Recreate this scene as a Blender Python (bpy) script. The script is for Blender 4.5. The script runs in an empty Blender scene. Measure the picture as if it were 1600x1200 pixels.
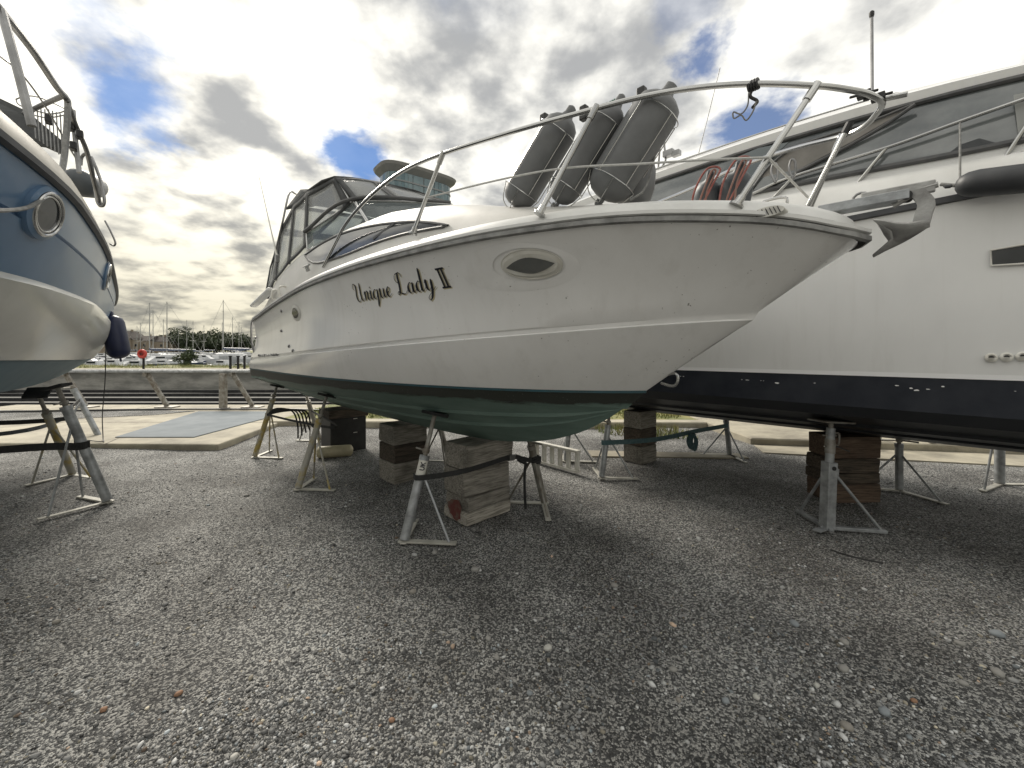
import bpy, bmesh, math, random
import numpy as np
from mathutils import Vector, Matrix
from mathutils.bvhtree import BVHTree
R = math.radians
random.seed(7); rng = np.random.default_rng(7)
scene = bpy.context.scene
col = scene.collection

# ------------------------------------------------------------------ camera
CAMH, FPX, HV = 1.6, 640.0, 548.0          # eye height (m), focal length and horizon row of a 1600x1200 frame
cam_d = bpy.data.cameras.new('camera'); cam = bpy.data.objects.new('camera', cam_d); col.objects.link(cam)
cam.location = (0, 0, CAMH); cam.rotation_euler = (R(90), 0, 0)
cam_d.sensor_width = 36; cam_d.lens = 36*FPX/1600; cam_d.shift_y = -(600-HV)/1600
cam_d.clip_start = 0.05; cam_d.clip_end = 8000
scene.camera = cam

# ------------------------------------------------------------------ light
SUN_AZ = Vector((-0.60, 0.80)); SUN_EL = 38
sun_dir = Vector((SUN_AZ.x*math.cos(R(SUN_EL)), SUN_AZ.y*math.cos(R(SUN_EL)), math.sin(R(SUN_EL)))).normalized()
sl = bpy.data.lights.new('sun', 'SUN'); sl.energy = 1.5; sl.angle = R(22); sl.color = (1, .93, .82)
so = bpy.data.objects.new('sun', sl); col.objects.link(so)
so.rotation_euler = (-sun_dir).to_track_quat('-Z', 'Y').to_euler()

world = bpy.data.worlds.new('World'); scene.world = world; world.use_nodes = True
def build_world():
    nt = world.node_tree; nt.nodes.clear(); N = nt.nodes.new; L = nt.links.new
    def val(x): n = N('ShaderNodeValue'); n.outputs[0].default_value = x; return n.outputs[0]
    def math_(op, a, b=None, c=None, clamp=False):
        n = N('ShaderNodeMath'); n.operation = op; n.use_clamp = clamp
        for i, x in enumerate((a, b, c)):
            if x is None: continue
            if isinstance(x, (int, float)): n.inputs[i].default_value = x
            else: L(x, n.inputs[i])
        return n.outputs[0]
    def vmath(op, a, b=None):
        n = N('ShaderNodeVectorMath'); n.operation = op
        for i, x in enumerate((a, b)):
            if x is None: continue
            if isinstance(x, (tuple, list, Vector)): n.inputs[i].default_value = x
            else: L(x, n.inputs[i])
        return n
    def noise(vec, scale, detail=6, rough=.55, dist=0., w=0.):
        n = N('ShaderNodeTexNoise'); n.noise_dimensions = '4D'; L(vec, n.inputs['Vector'])
        n.inputs['W'].default_value = w; n.inputs['Scale'].default_value = scale
        n.inputs['Detail'].default_value = detail; n.inputs['Roughness'].default_value = rough
        n.inputs['Distortion'].default_value = dist
        return n.outputs['Fac']
    def ramp(x, a, b, lo=0., hi=1.):
        n = N('ShaderNodeMapRange'); n.interpolation_type = 'SMOOTHSTEP'; L(x, n.inputs['Value'])
        n.inputs['From Min'].default_value = a; n.inputs['From Max'].default_value = b
        n.inputs['To Min'].default_value = lo; n.inputs['To Max'].default_value = hi
        return n.outputs['Result']
    tc = N('ShaderNodeTexCoord'); d = vmath('NORMALIZE', tc.outputs['Generated']).outputs[0]
    sep = N('ShaderNodeSeparateXYZ'); L(d, sep.inputs[0])
    zz = math_('ADD', math_('MAXIMUM', sep.outputs['Z'], 0.0), 0.24)
    comb = N('ShaderNodeCombineXYZ')
    L(math_('DIVIDE', sep.outputs['X'], zz), comb.inputs[0]); L(math_('DIVIDE', sep.outputs['Y'], zz), comb.inputs[1])
    p = comb.outputs[0]
    n1 = noise(p, 1.7, 8, .5, .1, 3.1)
    # openings in the cloud layer, each a spot of the sky dome with a ragged edge
    wob = noise(p, 4.0, 6, .6, .1, 8.4)
    holes = None
    for (u, v, r, k) in ((205, 140, .085, .9), (130, 35, .06, .5), (550, 252, .055, .95), (1097, 100, .045, .85), (1165, 205, .065, .9),
                         (240, 205, .05, .7), (1075, 5, .04, .35), (700, -330, .22, .5), (-700, -100, .2, .5)):
        hd = Vector(((u-800)/FPX, 1, (HV-v)/FPX)).normalized()
        dist = vmath('DISTANCE', d, hd).outputs['Value']
        dist = math_('ADD', dist, math_('MULTIPLY', math_('SUBTRACT', wob, .5), .30))
        m = ramp(dist, r*.2, r*1.35, k, 0.)
        holes = m if holes is None else math_('MAXIMUM', holes, m)
    cover = math_('SUBTRACT', ramp(n1, .20, .32), holes, clamp=True)
    n2 = noise(p, 2.3, 6, .48, .1, 5.7)
    n3 = noise(p, 6.5, 6, .52, .1, 1.9)
    br = math_('ADD', math_('MULTIPLY', n2, .58), math_('MULTIPLY', n3, .42))
    br = ramp(br, .395, .57)
    glow = vmath('DOT_PRODUCT', d, tuple(Vector((-.56, .80, .27)).normalized())).outputs['Value']
    glow = math_('POWER', math_('MAXIMUM', glow, 0.), 10.)
    cr = N('ShaderNodeMix'); cr.data_type = 'RGBA'; L(br, cr.inputs['Factor'])
    cr.inputs['A'].default_value = (1.75, 1.78, 1.80, 1); cr.inputs['B'].default_value = (4.85, 4.75, 4.4, 1)
    gl = N('ShaderNodeMix'); gl.data_type = 'RGBA'; gl.blend_type = 'ADD'; L(math_('MULTIPLY', glow, math_('ADD', br, .12)), gl.inputs['Factor'])
    L(cr.outputs['Result'], gl.inputs['A']); gl.inputs['B'].default_value = (1.2, 1.05, .7, 1)
    # lower air is warm and a little dimmer
    hz = ramp(sep.outputs['Z'], 0.0, .42, 1., 0.)
    wm = N('ShaderNodeMix'); wm.data_type = 'RGBA'; wm.blend_type = 'MULTIPLY'; L(hz, wm.inputs['Factor'])
    L(gl.outputs['Result'], wm.inputs['A']); wm.inputs['B'].default_value = (.56, .54, .47, 1)
    sky = N('ShaderNodeTexSky'); sky.sky_type = 'NISHITA'; sky.sun_disc = False
    sky.sun_elevation = R(SUN_EL); sky.sun_rotation = math.atan2(sun_dir.x, sun_dir.y)
    sky.air_density = 1.2; sky.dust_density = .3; sky.ozone_density = 3
    sk = N('ShaderNodeMix'); sk.data_type = 'RGBA'; sk.blend_type = 'MULTIPLY'; sk.inputs['Factor'].default_value = 1
    L(sky.outputs[0], sk.inputs['A']); sk.inputs['B'].default_value = (.17, .24, .34, 1)
    fin = N('ShaderNodeMix'); fin.data_type = 'RGBA'; L(cover, fin.inputs['Factor'])
    L(sk.outputs['Result'], fin.inputs['A']); L(wm.outputs['Result'], fin.inputs['B'])
    bg = N('ShaderNodeBackground'); bg.inputs['Strength'].default_value = .1; L(fin.outputs['Result'], bg.inputs[0])
    out = N('ShaderNodeOutputWorld'); L(bg.outputs[0], out.inputs[0])
build_world()
scene.view_settings.view_transform = 'Standard'; scene.view_settings.look = 'None'
scene.view_settings.exposure = 1.4; scene.view_settings.gamma = 1
scene.render.engine = 'CYCLES'
scene.cycles.use_denoising = True
scene.cycles.max_bounces = 8; scene.cycles.transparent_max_bounces = 16

# ------------------------------------------------------------------ materials
MATS = {}
def mat(name, c1, c2=None, scale=8., rough=.5, metal=0., bump=0., bscale=60., detail=5, nrough=.6, spec=.5, coat=0., rvar=0., stretch=None, coords='Object', contrast=(.35, .65)):
    if name in MATS: return MATS[name]
    m = bpy.data.materials.new(name); MATS[name] = m; m.use_nodes = True
    nt = m.node_tree; N = nt.nodes.new; L = nt.links.new; b = nt.nodes['Principled BSDF']
    b.inputs['Roughness'].default_value = rough; b.inputs['Metallic'].default_value = metal
    b.inputs['Specular IOR Level'].default_value = spec; b.inputs['Coat Weight'].default_value = coat
    b.inputs['Coat Roughness'].default_value = .12
    b.inputs['Base Color'].default_value = (*c1, 1)
    tc = N('ShaderNodeTexCoord'); v = tc.outputs[coords]
    if stretch:
        mp = N('ShaderNodeMapping'); L(v, mp.inputs[0]); mp.inputs['Scale'].default_value = stretch; v = mp.outputs[0]
    oi = N('ShaderNodeObjectInfo')
    if c2 is not None or rvar:
        n = N('ShaderNodeTexNoise'); n.noise_dimensions = '4D'; L(v, n.inputs['Vector']); L(oi.outputs['Random'], n.inputs['W'])
        n.inputs['Scale'].default_value = scale; n.inputs['Detail'].default_value = detail; n.inputs['Roughness'].default_value = nrough
        mr = N('ShaderNodeMapRange'); L(n.outputs['Fac'], mr.inputs['Value'])
        mr.inputs['From Min'].default_value = contrast[0]; mr.inputs['From Max'].default_value = contrast[1]
        if c2 is not None:
            mx = N('ShaderNodeMix'); mx.data_type = 'RGBA'; L(mr.outputs[0], mx.inputs['Factor'])
            mx.inputs['A'].default_value = (*c1, 1); mx.inputs['B'].default_value = (*c2, 1)
            L(mx.outputs['Result'], b.inputs['Base Color'])
        if rvar:
            m2 = N('ShaderNodeMapRange'); L(n.outputs['Fac'], m2.inputs['Value'])
            m2.inputs['To Min'].default_value = rough-rvar; m2.inputs['To Max'].default_value = rough+rvar
            L(m2.outputs[0], b.inputs['Roughness'])
    if bump:
        n = N('ShaderNodeTexNoise'); L(v, n.inputs['Vector']); n.inputs['Scale'].default_value = bscale; n.inputs['Detail'].default_value = 4
        bp = N('ShaderNodeBump'); bp.inputs['Strength'].default_value = min(1, bump); bp.inputs['Distance'].default_value = .01
        L(n.outputs['Fac'], bp.inputs['Height']); L(bp.outputs[0], b.inputs['Normal'])
    return m
def glassy(name, tint, fac, rough=.05, diffuse=None):
    if name in MATS: return MATS[name]
    m = bpy.data.materials.new(name); MATS[name] = m; m.use_nodes = True
    nt = m.node_tree; N = nt.nodes.new; L = nt.links.new; b = nt.nodes['Principled BSDF']; out = nt.nodes['Material Output']
    b.inputs['Base Color'].default_value = (*(diffuse or (.5, .5, .5)), 1); b.inputs['Roughness'].default_value = rough
    t = N('ShaderNodeBsdfTransparent'); t.inputs[0].default_value = (*tint, 1)
    n = N('ShaderNodeTexNoise'); n.inputs['Scale'].default_value = 5
    tc = N('ShaderNodeTexCoord'); L(tc.outputs['Object'], n.inputs['Vector'])
    bp = N('ShaderNodeBump'); bp.inputs['Strength'].default_value = .35; bp.inputs['Distance'].default_value = .03
    L(n.outputs['Fac'], bp.inputs['Height']); L(bp.outputs[0], b.inputs['Normal'])
    mx = N('ShaderNodeMixShader'); mx.inputs[0].default_value = fac
    L(t.outputs[0], mx.inputs[1]); L(b.outputs[0], mx.inputs[2]); L(mx.outputs[0], out.inputs[0])
    return m

def gelcoat(name, base, dirt, speck=.0):
    m = mat(name, base, dirt, 2.2, .22, spec=.5, coat=.5, rvar=.06, stretch=(1, 1, .45), contrast=(.42, .85))
    nt = m.node_tree; N = nt.nodes.new; L = nt.links.new; b = nt.nodes['Principled BSDF']
    src = b.inputs['Base Color'].links[0].from_socket          # run-off streaks
    tc = N('ShaderNodeTexCoord'); mp = N('ShaderNodeMapping'); mp.inputs['Scale'].default_value = (9, 9, .35); L(tc.outputs['Object'], mp.inputs[0])
    n = N('ShaderNodeTexNoise'); n.inputs['Scale'].default_value = 1.; n.inputs['Detail'].default_value = 6; n.inputs['Roughness'].default_value = .62; L(mp.outputs[0], n.inputs['Vector'])
    r_ = N('ShaderNodeMapRange'); L(n.outputs['Fac'], r_.inputs['Value']); r_.inputs['From Min'].default_value = .52; r_.inputs['From Max'].default_value = .78; r_.inputs['To Max'].default_value = .18
    mx = N('ShaderNodeMix'); mx.data_type = 'RGBA'; L(r_.outputs[0], mx.inputs['Factor']); L(src, mx.inputs['A']); mx.inputs['B'].default_value = (.45, .43, .38, 1)
    L(mx.outputs['Result'], b.inputs['Base Color'])
    if speck:
        nt = m.node_tree; N = nt.nodes.new; L = nt.links.new; b = nt.nodes['Principled BSDF']
        src = b.inputs['Base Color'].links[0].from_socket
        tc = N('ShaderNodeTexCoord')
        n = N('ShaderNodeTexNoise'); n.inputs['Scale'].default_value = 42; n.inputs['Detail'].default_value = 3; L(tc.outputs['Object'], n.inputs['Vector'])
        n2 = N('ShaderNodeTexNoise'); n2.inputs['Scale'].default_value = 1.7; L(tc.outputs['Object'], n2.inputs['Vector'])
        a = N('ShaderNodeMath'); a.operation = 'MULTIPLY_ADD'; L(n2.outputs['Fac'], a.inputs[0]); a.inputs[1].default_value = .28; L(n.outputs['Fac'], a.inputs[2])
        r = N('ShaderNodeMapRange'); L(a.outputs[0], r.inputs['Value']); r.inputs['From Min'].default_value = .865; r.inputs['From Max'].default_value = .90
        r.inputs['To Max'].default_value = speck
        mx = N('ShaderNodeMix'); mx.data_type = 'RGBA'; L(r.outputs[0], mx.inputs['Factor']); L(src, mx.inputs['A']); mx.inputs['B'].default_value = (.16, .15, .13, 1)
        L(mx.outputs['Result'], b.inputs['Base Color'])
    return m

def gravel_mat(name, stones=True):
    m = bpy.data.materials.new(name); m.use_nodes = True
    nt = m.node_tree; N = nt.nodes.new; L = nt.links.new; b = nt.nodes['Principled BSDF']
    b.inputs['Roughness'].default_value = .8; b.inputs['Specular IOR Level'].default_value = .35
    tc = N('ShaderNodeTexCoord'); v = tc.outputs['Object']
    vo = N('ShaderNodeTexVoronoi'); vo.inputs['Scale'].default_value = 105; L(v, vo.inputs['Vector'])
    vo2 = N('ShaderNodeTexVoronoi'); vo2.inputs['Scale'].default_value = 240; L(v, vo2.inputs['Vector'])
    sp = N('ShaderNodeSeparateColor'); L(vo.outputs['Color'], sp.inputs[0])
    sp2 = N('ShaderNodeSeparateColor'); L(vo2.outputs['Color'], sp2.inputs[0])
    ad = N('ShaderNodeMath'); ad.operation = 'MULTIPLY_ADD'; L(sp2.outputs[0], ad.inputs[0]); ad.inputs[1].default_value = .5; L(sp.outputs[0], ad.inputs[2])
    cr = N('ShaderNodeValToRGB'); L(ad.outputs[0], cr.inputs[0]); e = cr.color_ramp.elements
    e[0].position = .1; e[0].color = (.044, .045, .046, 1); e[1].position = 1.0; e[1].color = (.50, .495, .48, 1)
    k = e.new(.62); k.color = (.096, .098, .100, 1); k = e.new(.9); k.color = (.18, .182, .182, 1)
    # damp and trodden patches
    n = N('ShaderNodeTexNoise'); n.inputs['Scale'].default_value = 1.1; n.inputs['Detail'].default_value = 8; n.inputs['Roughness'].default_value = .62; L(v, n.inputs['Vector'])
    mr = N('ShaderNodeMapRange'); L(n.outputs['Fac'], mr.inputs['Value']); mr.inputs['From Min'].default_value = .36; mr.inputs['From Max'].default_value = .62
    c2 = N('ShaderNodeValToRGB'); L(mr.outputs[0], c2.inputs[0]); e = c2.color_ramp.elements
    e[0].color = (.50, .49, .475, 1); e[1].color = (1.08, 1.08, 1.06, 1)
    mx = N('ShaderNodeMix'); mx.data_type = 'RGBA'; mx.blend_type = 'MULTIPLY'; mx.inputs['Factor'].default_value = 1
    L(cr.outputs[0], mx.inputs['A']); L(c2.outputs[0], mx.inputs['B']); L(mx.outputs['Result'], b.inputs['Base Color'])
    bp = N('ShaderNodeBump'); bp.inputs['Strength'].default_value = .9; bp.inputs['Distance'].default_value = .008; bp.invert = True
    s = N('ShaderNodeMath'); s.operation = 'MULTIPLY_ADD'; L(vo2.outputs['Distance'], s.inputs[0]); s.inputs[1].default_value = .4; L(vo.outputs['Distance'], s.inputs[2])
    L(s.outputs[0], bp.inputs['Height']); L(bp.outputs[0], b.inputs['Normal'])
    return m

def stone_mat():
    m = bpy.data.materials.new('stone'); m.use_nodes = True
    nt = m.node_tree; N = nt.nodes.new; L = nt.links.new; b = nt.nodes['Principled BSDF']; b.inputs['Roughness'].default_value = .7
    a = N('ShaderNodeAttribute'); a.attribute_name = 'tint'; L(a.outputs['Color'], b.inputs['Base Color'])
    return m

def antifoul_mat():
    m = bpy.data.materials.new('antifouling'); m.use_nodes = True
    nt = m.node_tree; N = nt.nodes.new; L = nt.links.new; b = nt.nodes['Principled BSDF']; b.inputs['Roughness'].default_value = .62
    tc = N('ShaderNodeTexCoord'); sep = N('ShaderNodeSeparateXYZ'); L(tc.outputs['Object'], sep.inputs[0])
    n = N('ShaderNodeTexNoise'); n.inputs['Scale'].default_value = 4; n.inputs['Detail'].default_value = 9; n.inputs['Roughness'].default_value = .7
    mp = N('ShaderNodeMapping'); mp.inputs['Scale'].default_value = (.5, 1, 3); L(tc.outputs['Object'], mp.inputs[0]); L(mp.outputs[0], n.inputs['Vector'])
    g = N('ShaderNodeMix'); g.data_type = 'RGBA'; L(n.outputs['Fac'], g.inputs['Factor'])
    g.inputs['A'].default_value = (.060, .115, .098, 1); g.inputs['B'].default_value = (.23, .315, .275, 1)
    # slime left just under the waterline, ragged lower edge
    zz = N('ShaderNodeMath'); zz.operation = 'MULTIPLY_ADD'; L(n.outputs['Fac'], zz.inputs[0]); zz.inputs[1].default_value = .16; L(sep.outputs['Z'], zz.inputs[2])
    r = N('ShaderNodeMapRange'); L(zz.outputs[0], r.inputs['Value']); r.inputs['From Min'].default_value = 1.295; r.inputs['From Max'].default_value = 1.32; r.inputs['To Max'].default_value = .92
    s = N('ShaderNodeMix'); s.data_type = 'RGBA'; L(r.outputs[0], s.inputs['Factor']); L(g.outputs['Result'], s.inputs['A']); s.inputs['B'].default_value = (.024, .022, .017, 1)
    sp = N('ShaderNodeTexNoise'); sp.inputs['Scale'].default_value = 55; L(tc.outputs['Object'], sp.inputs['Vector'])
    q = N('ShaderNodeMapRange'); L(sp.outputs['Fac'], q.inputs['Value']); q.inputs['From Min'].default_value = .70; q.inputs['From Max'].default_value = .74; q.inputs['To Max'].default_value = .5
    s2 = N('ShaderNodeMix'); s2.data_type = 'RGBA'; L(q.outputs[0], s2.inputs['Factor']); L(s.outputs['Result'], s2.inputs['A']); s2.inputs['B'].default_value = (.25, .28, .25, 1)
    L(s2.outputs['Result'], b.inputs['Base Color'])
    bp = N('ShaderNodeBump'); bp.inputs['Strength'].default_value = .25; bp.inputs['Distance'].default_value = .01; L(n.outputs['Fac'], bp.inputs['Height']); L(bp.outputs[0], b.inputs['Normal'])
    return m

def wood_mat(name, c1, c2, c3):
    m = bpy.data.materials.new(name); m.use_nodes = True
    nt = m.node_tree; N = nt.nodes.new; L = nt.links.new; b = nt.nodes['Principled BSDF']; b.inputs['Roughness'].default_value = .85
    tc = N('ShaderNodeTexCoord'); oi = N('ShaderNodeObjectInfo')
    mp = N('ShaderNodeMapping'); mp.inputs['Scale'].default_value = (1.6, 16, 24); L(tc.outputs['Object'], mp.inputs[0])
    n = N('ShaderNodeTexNoise'); n.noise_dimensions = '4D'; L(oi.outputs['Random'], n.inputs['W']); n.inputs['Scale'].default_value = 3; n.inputs['Detail'].default_value = 7; n.inputs['Roughness'].default_value = .65; n.inputs['Distortion'].default_value = .6
    L(mp.outputs[0], n.inputs['Vector'])
    cr = N('ShaderNodeValToRGB'); L(n.outputs['Fac'], cr.inputs[0]); e = cr.color_ramp.elements
    e[0].position = .39; e[0].color = (*c1, 1); e[1].position = .64; e[1].color = (*c3, 1); k = e.new(.5); k.color = (*c2, 1)
    n2 = N('ShaderNodeTexNoise'); n2.noise_dimensions = '4D'; L(oi.outputs['Random'], n2.inputs['W']); n2.inputs['Scale'].default_value = 5; n2.inputs['Detail'].default_value = 5; L(tc.outputs['Object'], n2.inputs['Vector'])
    r = N('ShaderNodeMapRange'); L(n2.outputs['Fac'], r.inputs['Value']); r.inputs['From Min'].default_value = .5; r.inputs['From Max'].default_value = .75; r.inputs['To Max'].default_value = .6
    mx = N('ShaderNodeMix'); mx.data_type = 'RGBA'; L(r.outputs[0], mx.inputs['Factor']); L(cr.outputs[0], mx.inputs['A']); mx.inputs['B'].default_value = (.05, .045, .04, 1)
    rv = N('ShaderNodeMapRange'); L(oi.outputs['Random'], rv.inputs['Value']); rv.inputs['To Min'].default_value = .72; rv.inputs['To Max'].default_value = 1.15
    hs = N('ShaderNodeHueSaturation'); L(rv.outputs[0], hs.inputs['Value']); L(mx.outputs['Result'], hs.inputs['Color'])
    L(hs.outputs['Color'], b.inputs['Base Color'])
    bp = N('ShaderNodeBump'); bp.inputs['Strength'].default_value = .45; bp.inputs['Distance'].default_value = .003; L(n.outputs['Fac'], bp.inputs['Height']); L(bp.outputs[0], b.inputs['Normal'])
    return m

M_gel = gelcoat('gelcoat_white', (.87, .865, .85), (.78, .77, .75), .75)
M_gel2 = gelcoat('gelcoat_big', (.84, .84, .83), (.76, .76, .75))
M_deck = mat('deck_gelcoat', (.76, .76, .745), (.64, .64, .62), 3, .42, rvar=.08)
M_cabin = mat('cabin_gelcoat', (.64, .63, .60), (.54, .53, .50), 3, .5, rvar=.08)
M_blue = mat('blue_gelcoat', (.10, .185, .31), (.14, .23, .36), 2, .34, coat=.2, rvar=.08)
M_lwhite = gelcoat('gelcoat_left', (.66, .66, .62), (.55, .56, .53))
M_lblue = mat('pale_blue_antifouling', (.12, .20, .25), (.17, .26, .31), 3, .6)
M_cream = mat('cream_bulwark', (.42, .40, .345), (.30, .285, .24), 4, .5)
M_lwhite.node_tree.nodes['Principled BSDF'].inputs['Coat Weight'].default_value = .15
M_af = antifoul_mat()
M_black = mat('black_hull_paint', (.012, .014, .018), (.02, .022, .026), 3, .42, rvar=.1)
M_boot = mat('navy_boot_stripe', (.014, .018, .028), (.03, .034, .045), 5, .35, rvar=.1)
M_whitestripe = mat('white_stripe', (.82, .82, .82), rough=.35)
M_rub = mat('rub_rail_rubber', (.16, .16, .155), (.33, .33, .32), 12, .6, stretch=(1, 1, 1))
M_dkrub = mat('dark_rub', (.035, .04, .045), (.07, .07, .075), 9, .5)
M_steel = mat('stainless', (.54, .54, .53), (.44, .44, .43), 3, .22, metal=1.)
M_dksteel = mat('dull_steel', (.35, .35, .35), (.22, .22, .22), 9, .4, metal=1., rvar=.1)
M_galv = mat('galvanised', (.46, .48, .50), (.24, .25, .255), 11, .5, metal=.55, rvar=.12, bump=.15)
M_galvd = mat('galvanised_dirty', (.36, .355, .33), (.16, .135, .105), 9, .6, metal=.35, rvar=.12, bump=.2)
M_galvy = mat('galvanised_yellowed', (.38, .37, .33), (.40, .31, .10), 5, .6, metal=.2, rvar=.12, bump=.2, contrast=(.48, .6))
M_barw = mat('pale_bar', (.52, .51, .46), (.36, .35, .31), 9, .6, metal=.15)
M_anchor = mat('anchor_zinc', (.44, .44, .43), (.26, .255, .25), 11, .55, metal=.5, rvar=.12, bump=.2)
M_canvas = mat('canvas', (.045, .048, .05), (.075, .078, .08), 14, .85, bump=.2, bscale=200)
M_vinyl = glassy('clear_vinyl', (.90, .91, .90), .34, .14, (.58, .59, .59))
M_glass = glassy('windscreen_glass', (.80, .84, .84), .28, .05, (.30, .33, .34))
M_dkglass = mat('tinted_window', (.02, .024, .028), (.035, .04, .044), 3, .07, spec=.5)
M_bgglass = mat('side_glazing', (.07, .08, .085), (.20, .215, .215), 1.8, .05, spec=.9, coat=.6)
M_shade = mat('inner_blind', (.20, .19, .175), (.28, .265, .245), 6, .6)
M_frame = mat('window_frame', (.06, .062, .065), (.10, .10, .10), 10, .5)
M_fend = mat('grey_fender', (.125, .128, .131), (.17, .175, .178), 7, .55, rvar=.1)
M_fend2 = mat('navy_fender', (.012, .018, .055), (.02, .028, .075), 7, .4, rvar=.1)
M_fend3 = mat('slate_fender', (.055, .065, .075), (.09, .10, .11), 7, .5)
M_cream2 = mat('cream_plastic', (.52, .47, .32), (.38, .34, .23), 9, .5)
M_strap = mat('black_webbing', (.016, .017, .018), (.03, .03, .03), 30, .8)
M_strapg = mat('teal_webbing', (.055, .11, .125), (.09, .15, .16), 30, .8)
M_rope = mat('grey_rope', (.16, .16, .155), (.26, .26, .25), 40, .85)
M_ropew = mat('white_cord', (.62, .62, .60), (.5, .5, .48), 40, .8)
M_ropeg = mat('green_rope', (.02, .085, .06), (.04, .13, .09), 40, .85)
M_roper = mat('red_rope', (.26, .075, .065), (.34, .15, .13), 40, .85)
M_blackp = mat('black_plastic', (.014, .014, .015), (.03, .03, .03), 8, .5)
M_whitep = mat('white_plastic', (.74, .73, .68), (.60, .58, .52), 8, .5)
M_red = mat('lifebuoy_red', (.55, .05, .035), (.62, .09, .07), 3, .45)
M_wood = wood_mat('weathered_timber', (.15, .138, .115), (.29, .27, .235), (.41, .385, .34))
M_woodd = wood_mat('dark_timber', (.045, .035, .028), (.10, .08, .062), (.17, .135, .10))
M_woodr = wood_mat('reddish_timber', (.055, .038, .028), (.125, .085, .06), (.18, .13, .09))
M_redpaint = mat('old_red_paint', (.12, .03, .025), (.13, .095, .075), 14, .8, contrast=(.45, .62))
M_conc = mat('concrete', (.42, .385, .30), (.22, .20, .16), 1.6, .85, bump=.4, bscale=40, detail=10, nrough=.68, contrast=(.4, .66))
M_concd = mat('concrete_edge', (.24, .22, .18), (.13, .12, .10), 5, .9, bump=.4, bscale=40, detail=8)
M_wall = mat('quay_wall', (.20, .20, .185), (.40, .39, .36), 1.0, .9, bump=.3, bscale=15, detail=9, stretch=(.7, 1, 2.2), contrast=(.4, .62))
M_plate = mat('steel_plate', (.15, .175, .195), (.20, .225, .245), 3, .8, spec=.2)
M_dk = mat('dark_timber_rail', (.022, .023, .025), (.045, .045, .045), 6, .85, spec=.2)
M_mud = mat('mud', (.045, .045, .042), (.11, .105, .095), 3, .8, bump=.5, bscale=8, detail=8)
M_grass = mat('grass_ground', (.095, .12, .04), (.24, .22, .085), 2.5, .9, bump=.5, bscale=60, detail=9)
M_blade = mat('grass_blade', (.10, .14, .035), (.30, .27, .10), 3, .8)
M_water = mat('water', (.06, .075, .08), rough=.08, bump=.25, bscale=1.2)
M_gravel = gravel_mat('gravel'); M_stone = stone_mat()
M_ink = mat('lettering_black', (.012, .013, .022), rough=.35)
M_gold = mat('lettering_gold', (.52, .46, .30), rough=.4)
M_faint = mat('faint_lettering', (.33, .33, .33), rough=.5)
M_leaf = mat('leaf', (.035, .055, .028), (.075, .095, .04), 1.5, .7)
M_bark = mat('bark', (.09, .075, .06), (.15, .13, .1), 6, .9)
M_far = mat('far_boat_white', (.70, .71, .72), (.58, .59, .60), 1, .4)
M_farnavy = mat('far_boat_navy', (.03, .05, .10), rough=.4)
M_mast = mat('mast_alloy', (.40, .40, .38), rough=.5, metal=.3)
M_brick = mat('house_wall', (.34, .29, .22), (.26, .21, .16), 1, .9)
M_roof = mat('house_roof', (.12, .105, .095), (.085, .075, .07), 1, .9)
M_tower = mat('tower_cladding', (.28, .29, .29), (.22, .235, .24), .2, .5)
M_tglass = mat('tower_glass', (.07, .13, .15), (.15, .235, .255), .35, .08, spec=.9, contrast=(.3, .7))
M_troof = mat('tower_roof', (.30, .29, .27), (.24, .235, .22), .3, .6)

# ------------------------------------------------------------------ helpers
def put(o, parent=None):
    col.objects.link(o)
    if parent is not None: o.parent = parent
    return o
def tag(o, label, cat, group=None):
    o['label'] = label; o['category'] = cat
    if group: o['group'] = group
    return o
def struct(o, kind='structure'):
    o['kind'] = kind; return o
def thing(name, label, cat, loc=(0, 0, 0), rz=0., group=None):
    o = bpy.data.objects.new(name, None); col.objects.link(o); o.location = loc; o.rotation_euler = (0, 0, rz); o.empty_display_size = .1
    return tag(o, label, cat, group)
def meshobj(name, verts, faces, m, parent=None, smooth=False, sharp=None):
    me = bpy.data.meshes.new(name); me.from_pydata([tuple(v) for v in verts], [], faces); me.materials.append(m)
    if smooth:
        me.polygons.foreach_set('use_smooth', [True]*len(me.polygons))
        if sharp: me.set_sharp_from_angle(angle=R(sharp))
    me.update()
    return put(bpy.data.objects.new(name, me), parent)
def copy_tree(o, parent=None):
    c = o.copy(); put(c, parent)
    for ch in o.children: copy_tree(ch, c)
    return c

def smooth_path(pts, n=8, closed=False):
    P = [Vector(p) for p in pts]
    if len(P) < 3: return P
    out = []; m = len(P)
    rngk = range(m) if closed else range(m-1)
    for i in rngk:
        p1, p2 = P[i], P[(i+1) % m]
        p0 = P[(i-1) % m] if (closed or i > 0) else p1*2-p2
        p3 = P[(i+2) % m] if (closed or i < m-2) else p2*2-p1
        for k in range(n):
            t = k/n
            out.append(.5*((2*p1)+(p2-p0)*t+(2*p0-5*p1+4*p2-p3)*t*t+(3*p1-p0-3*p2+p3)*t**3))
    if not closed: out.append(P[-1])
    return out

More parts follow.
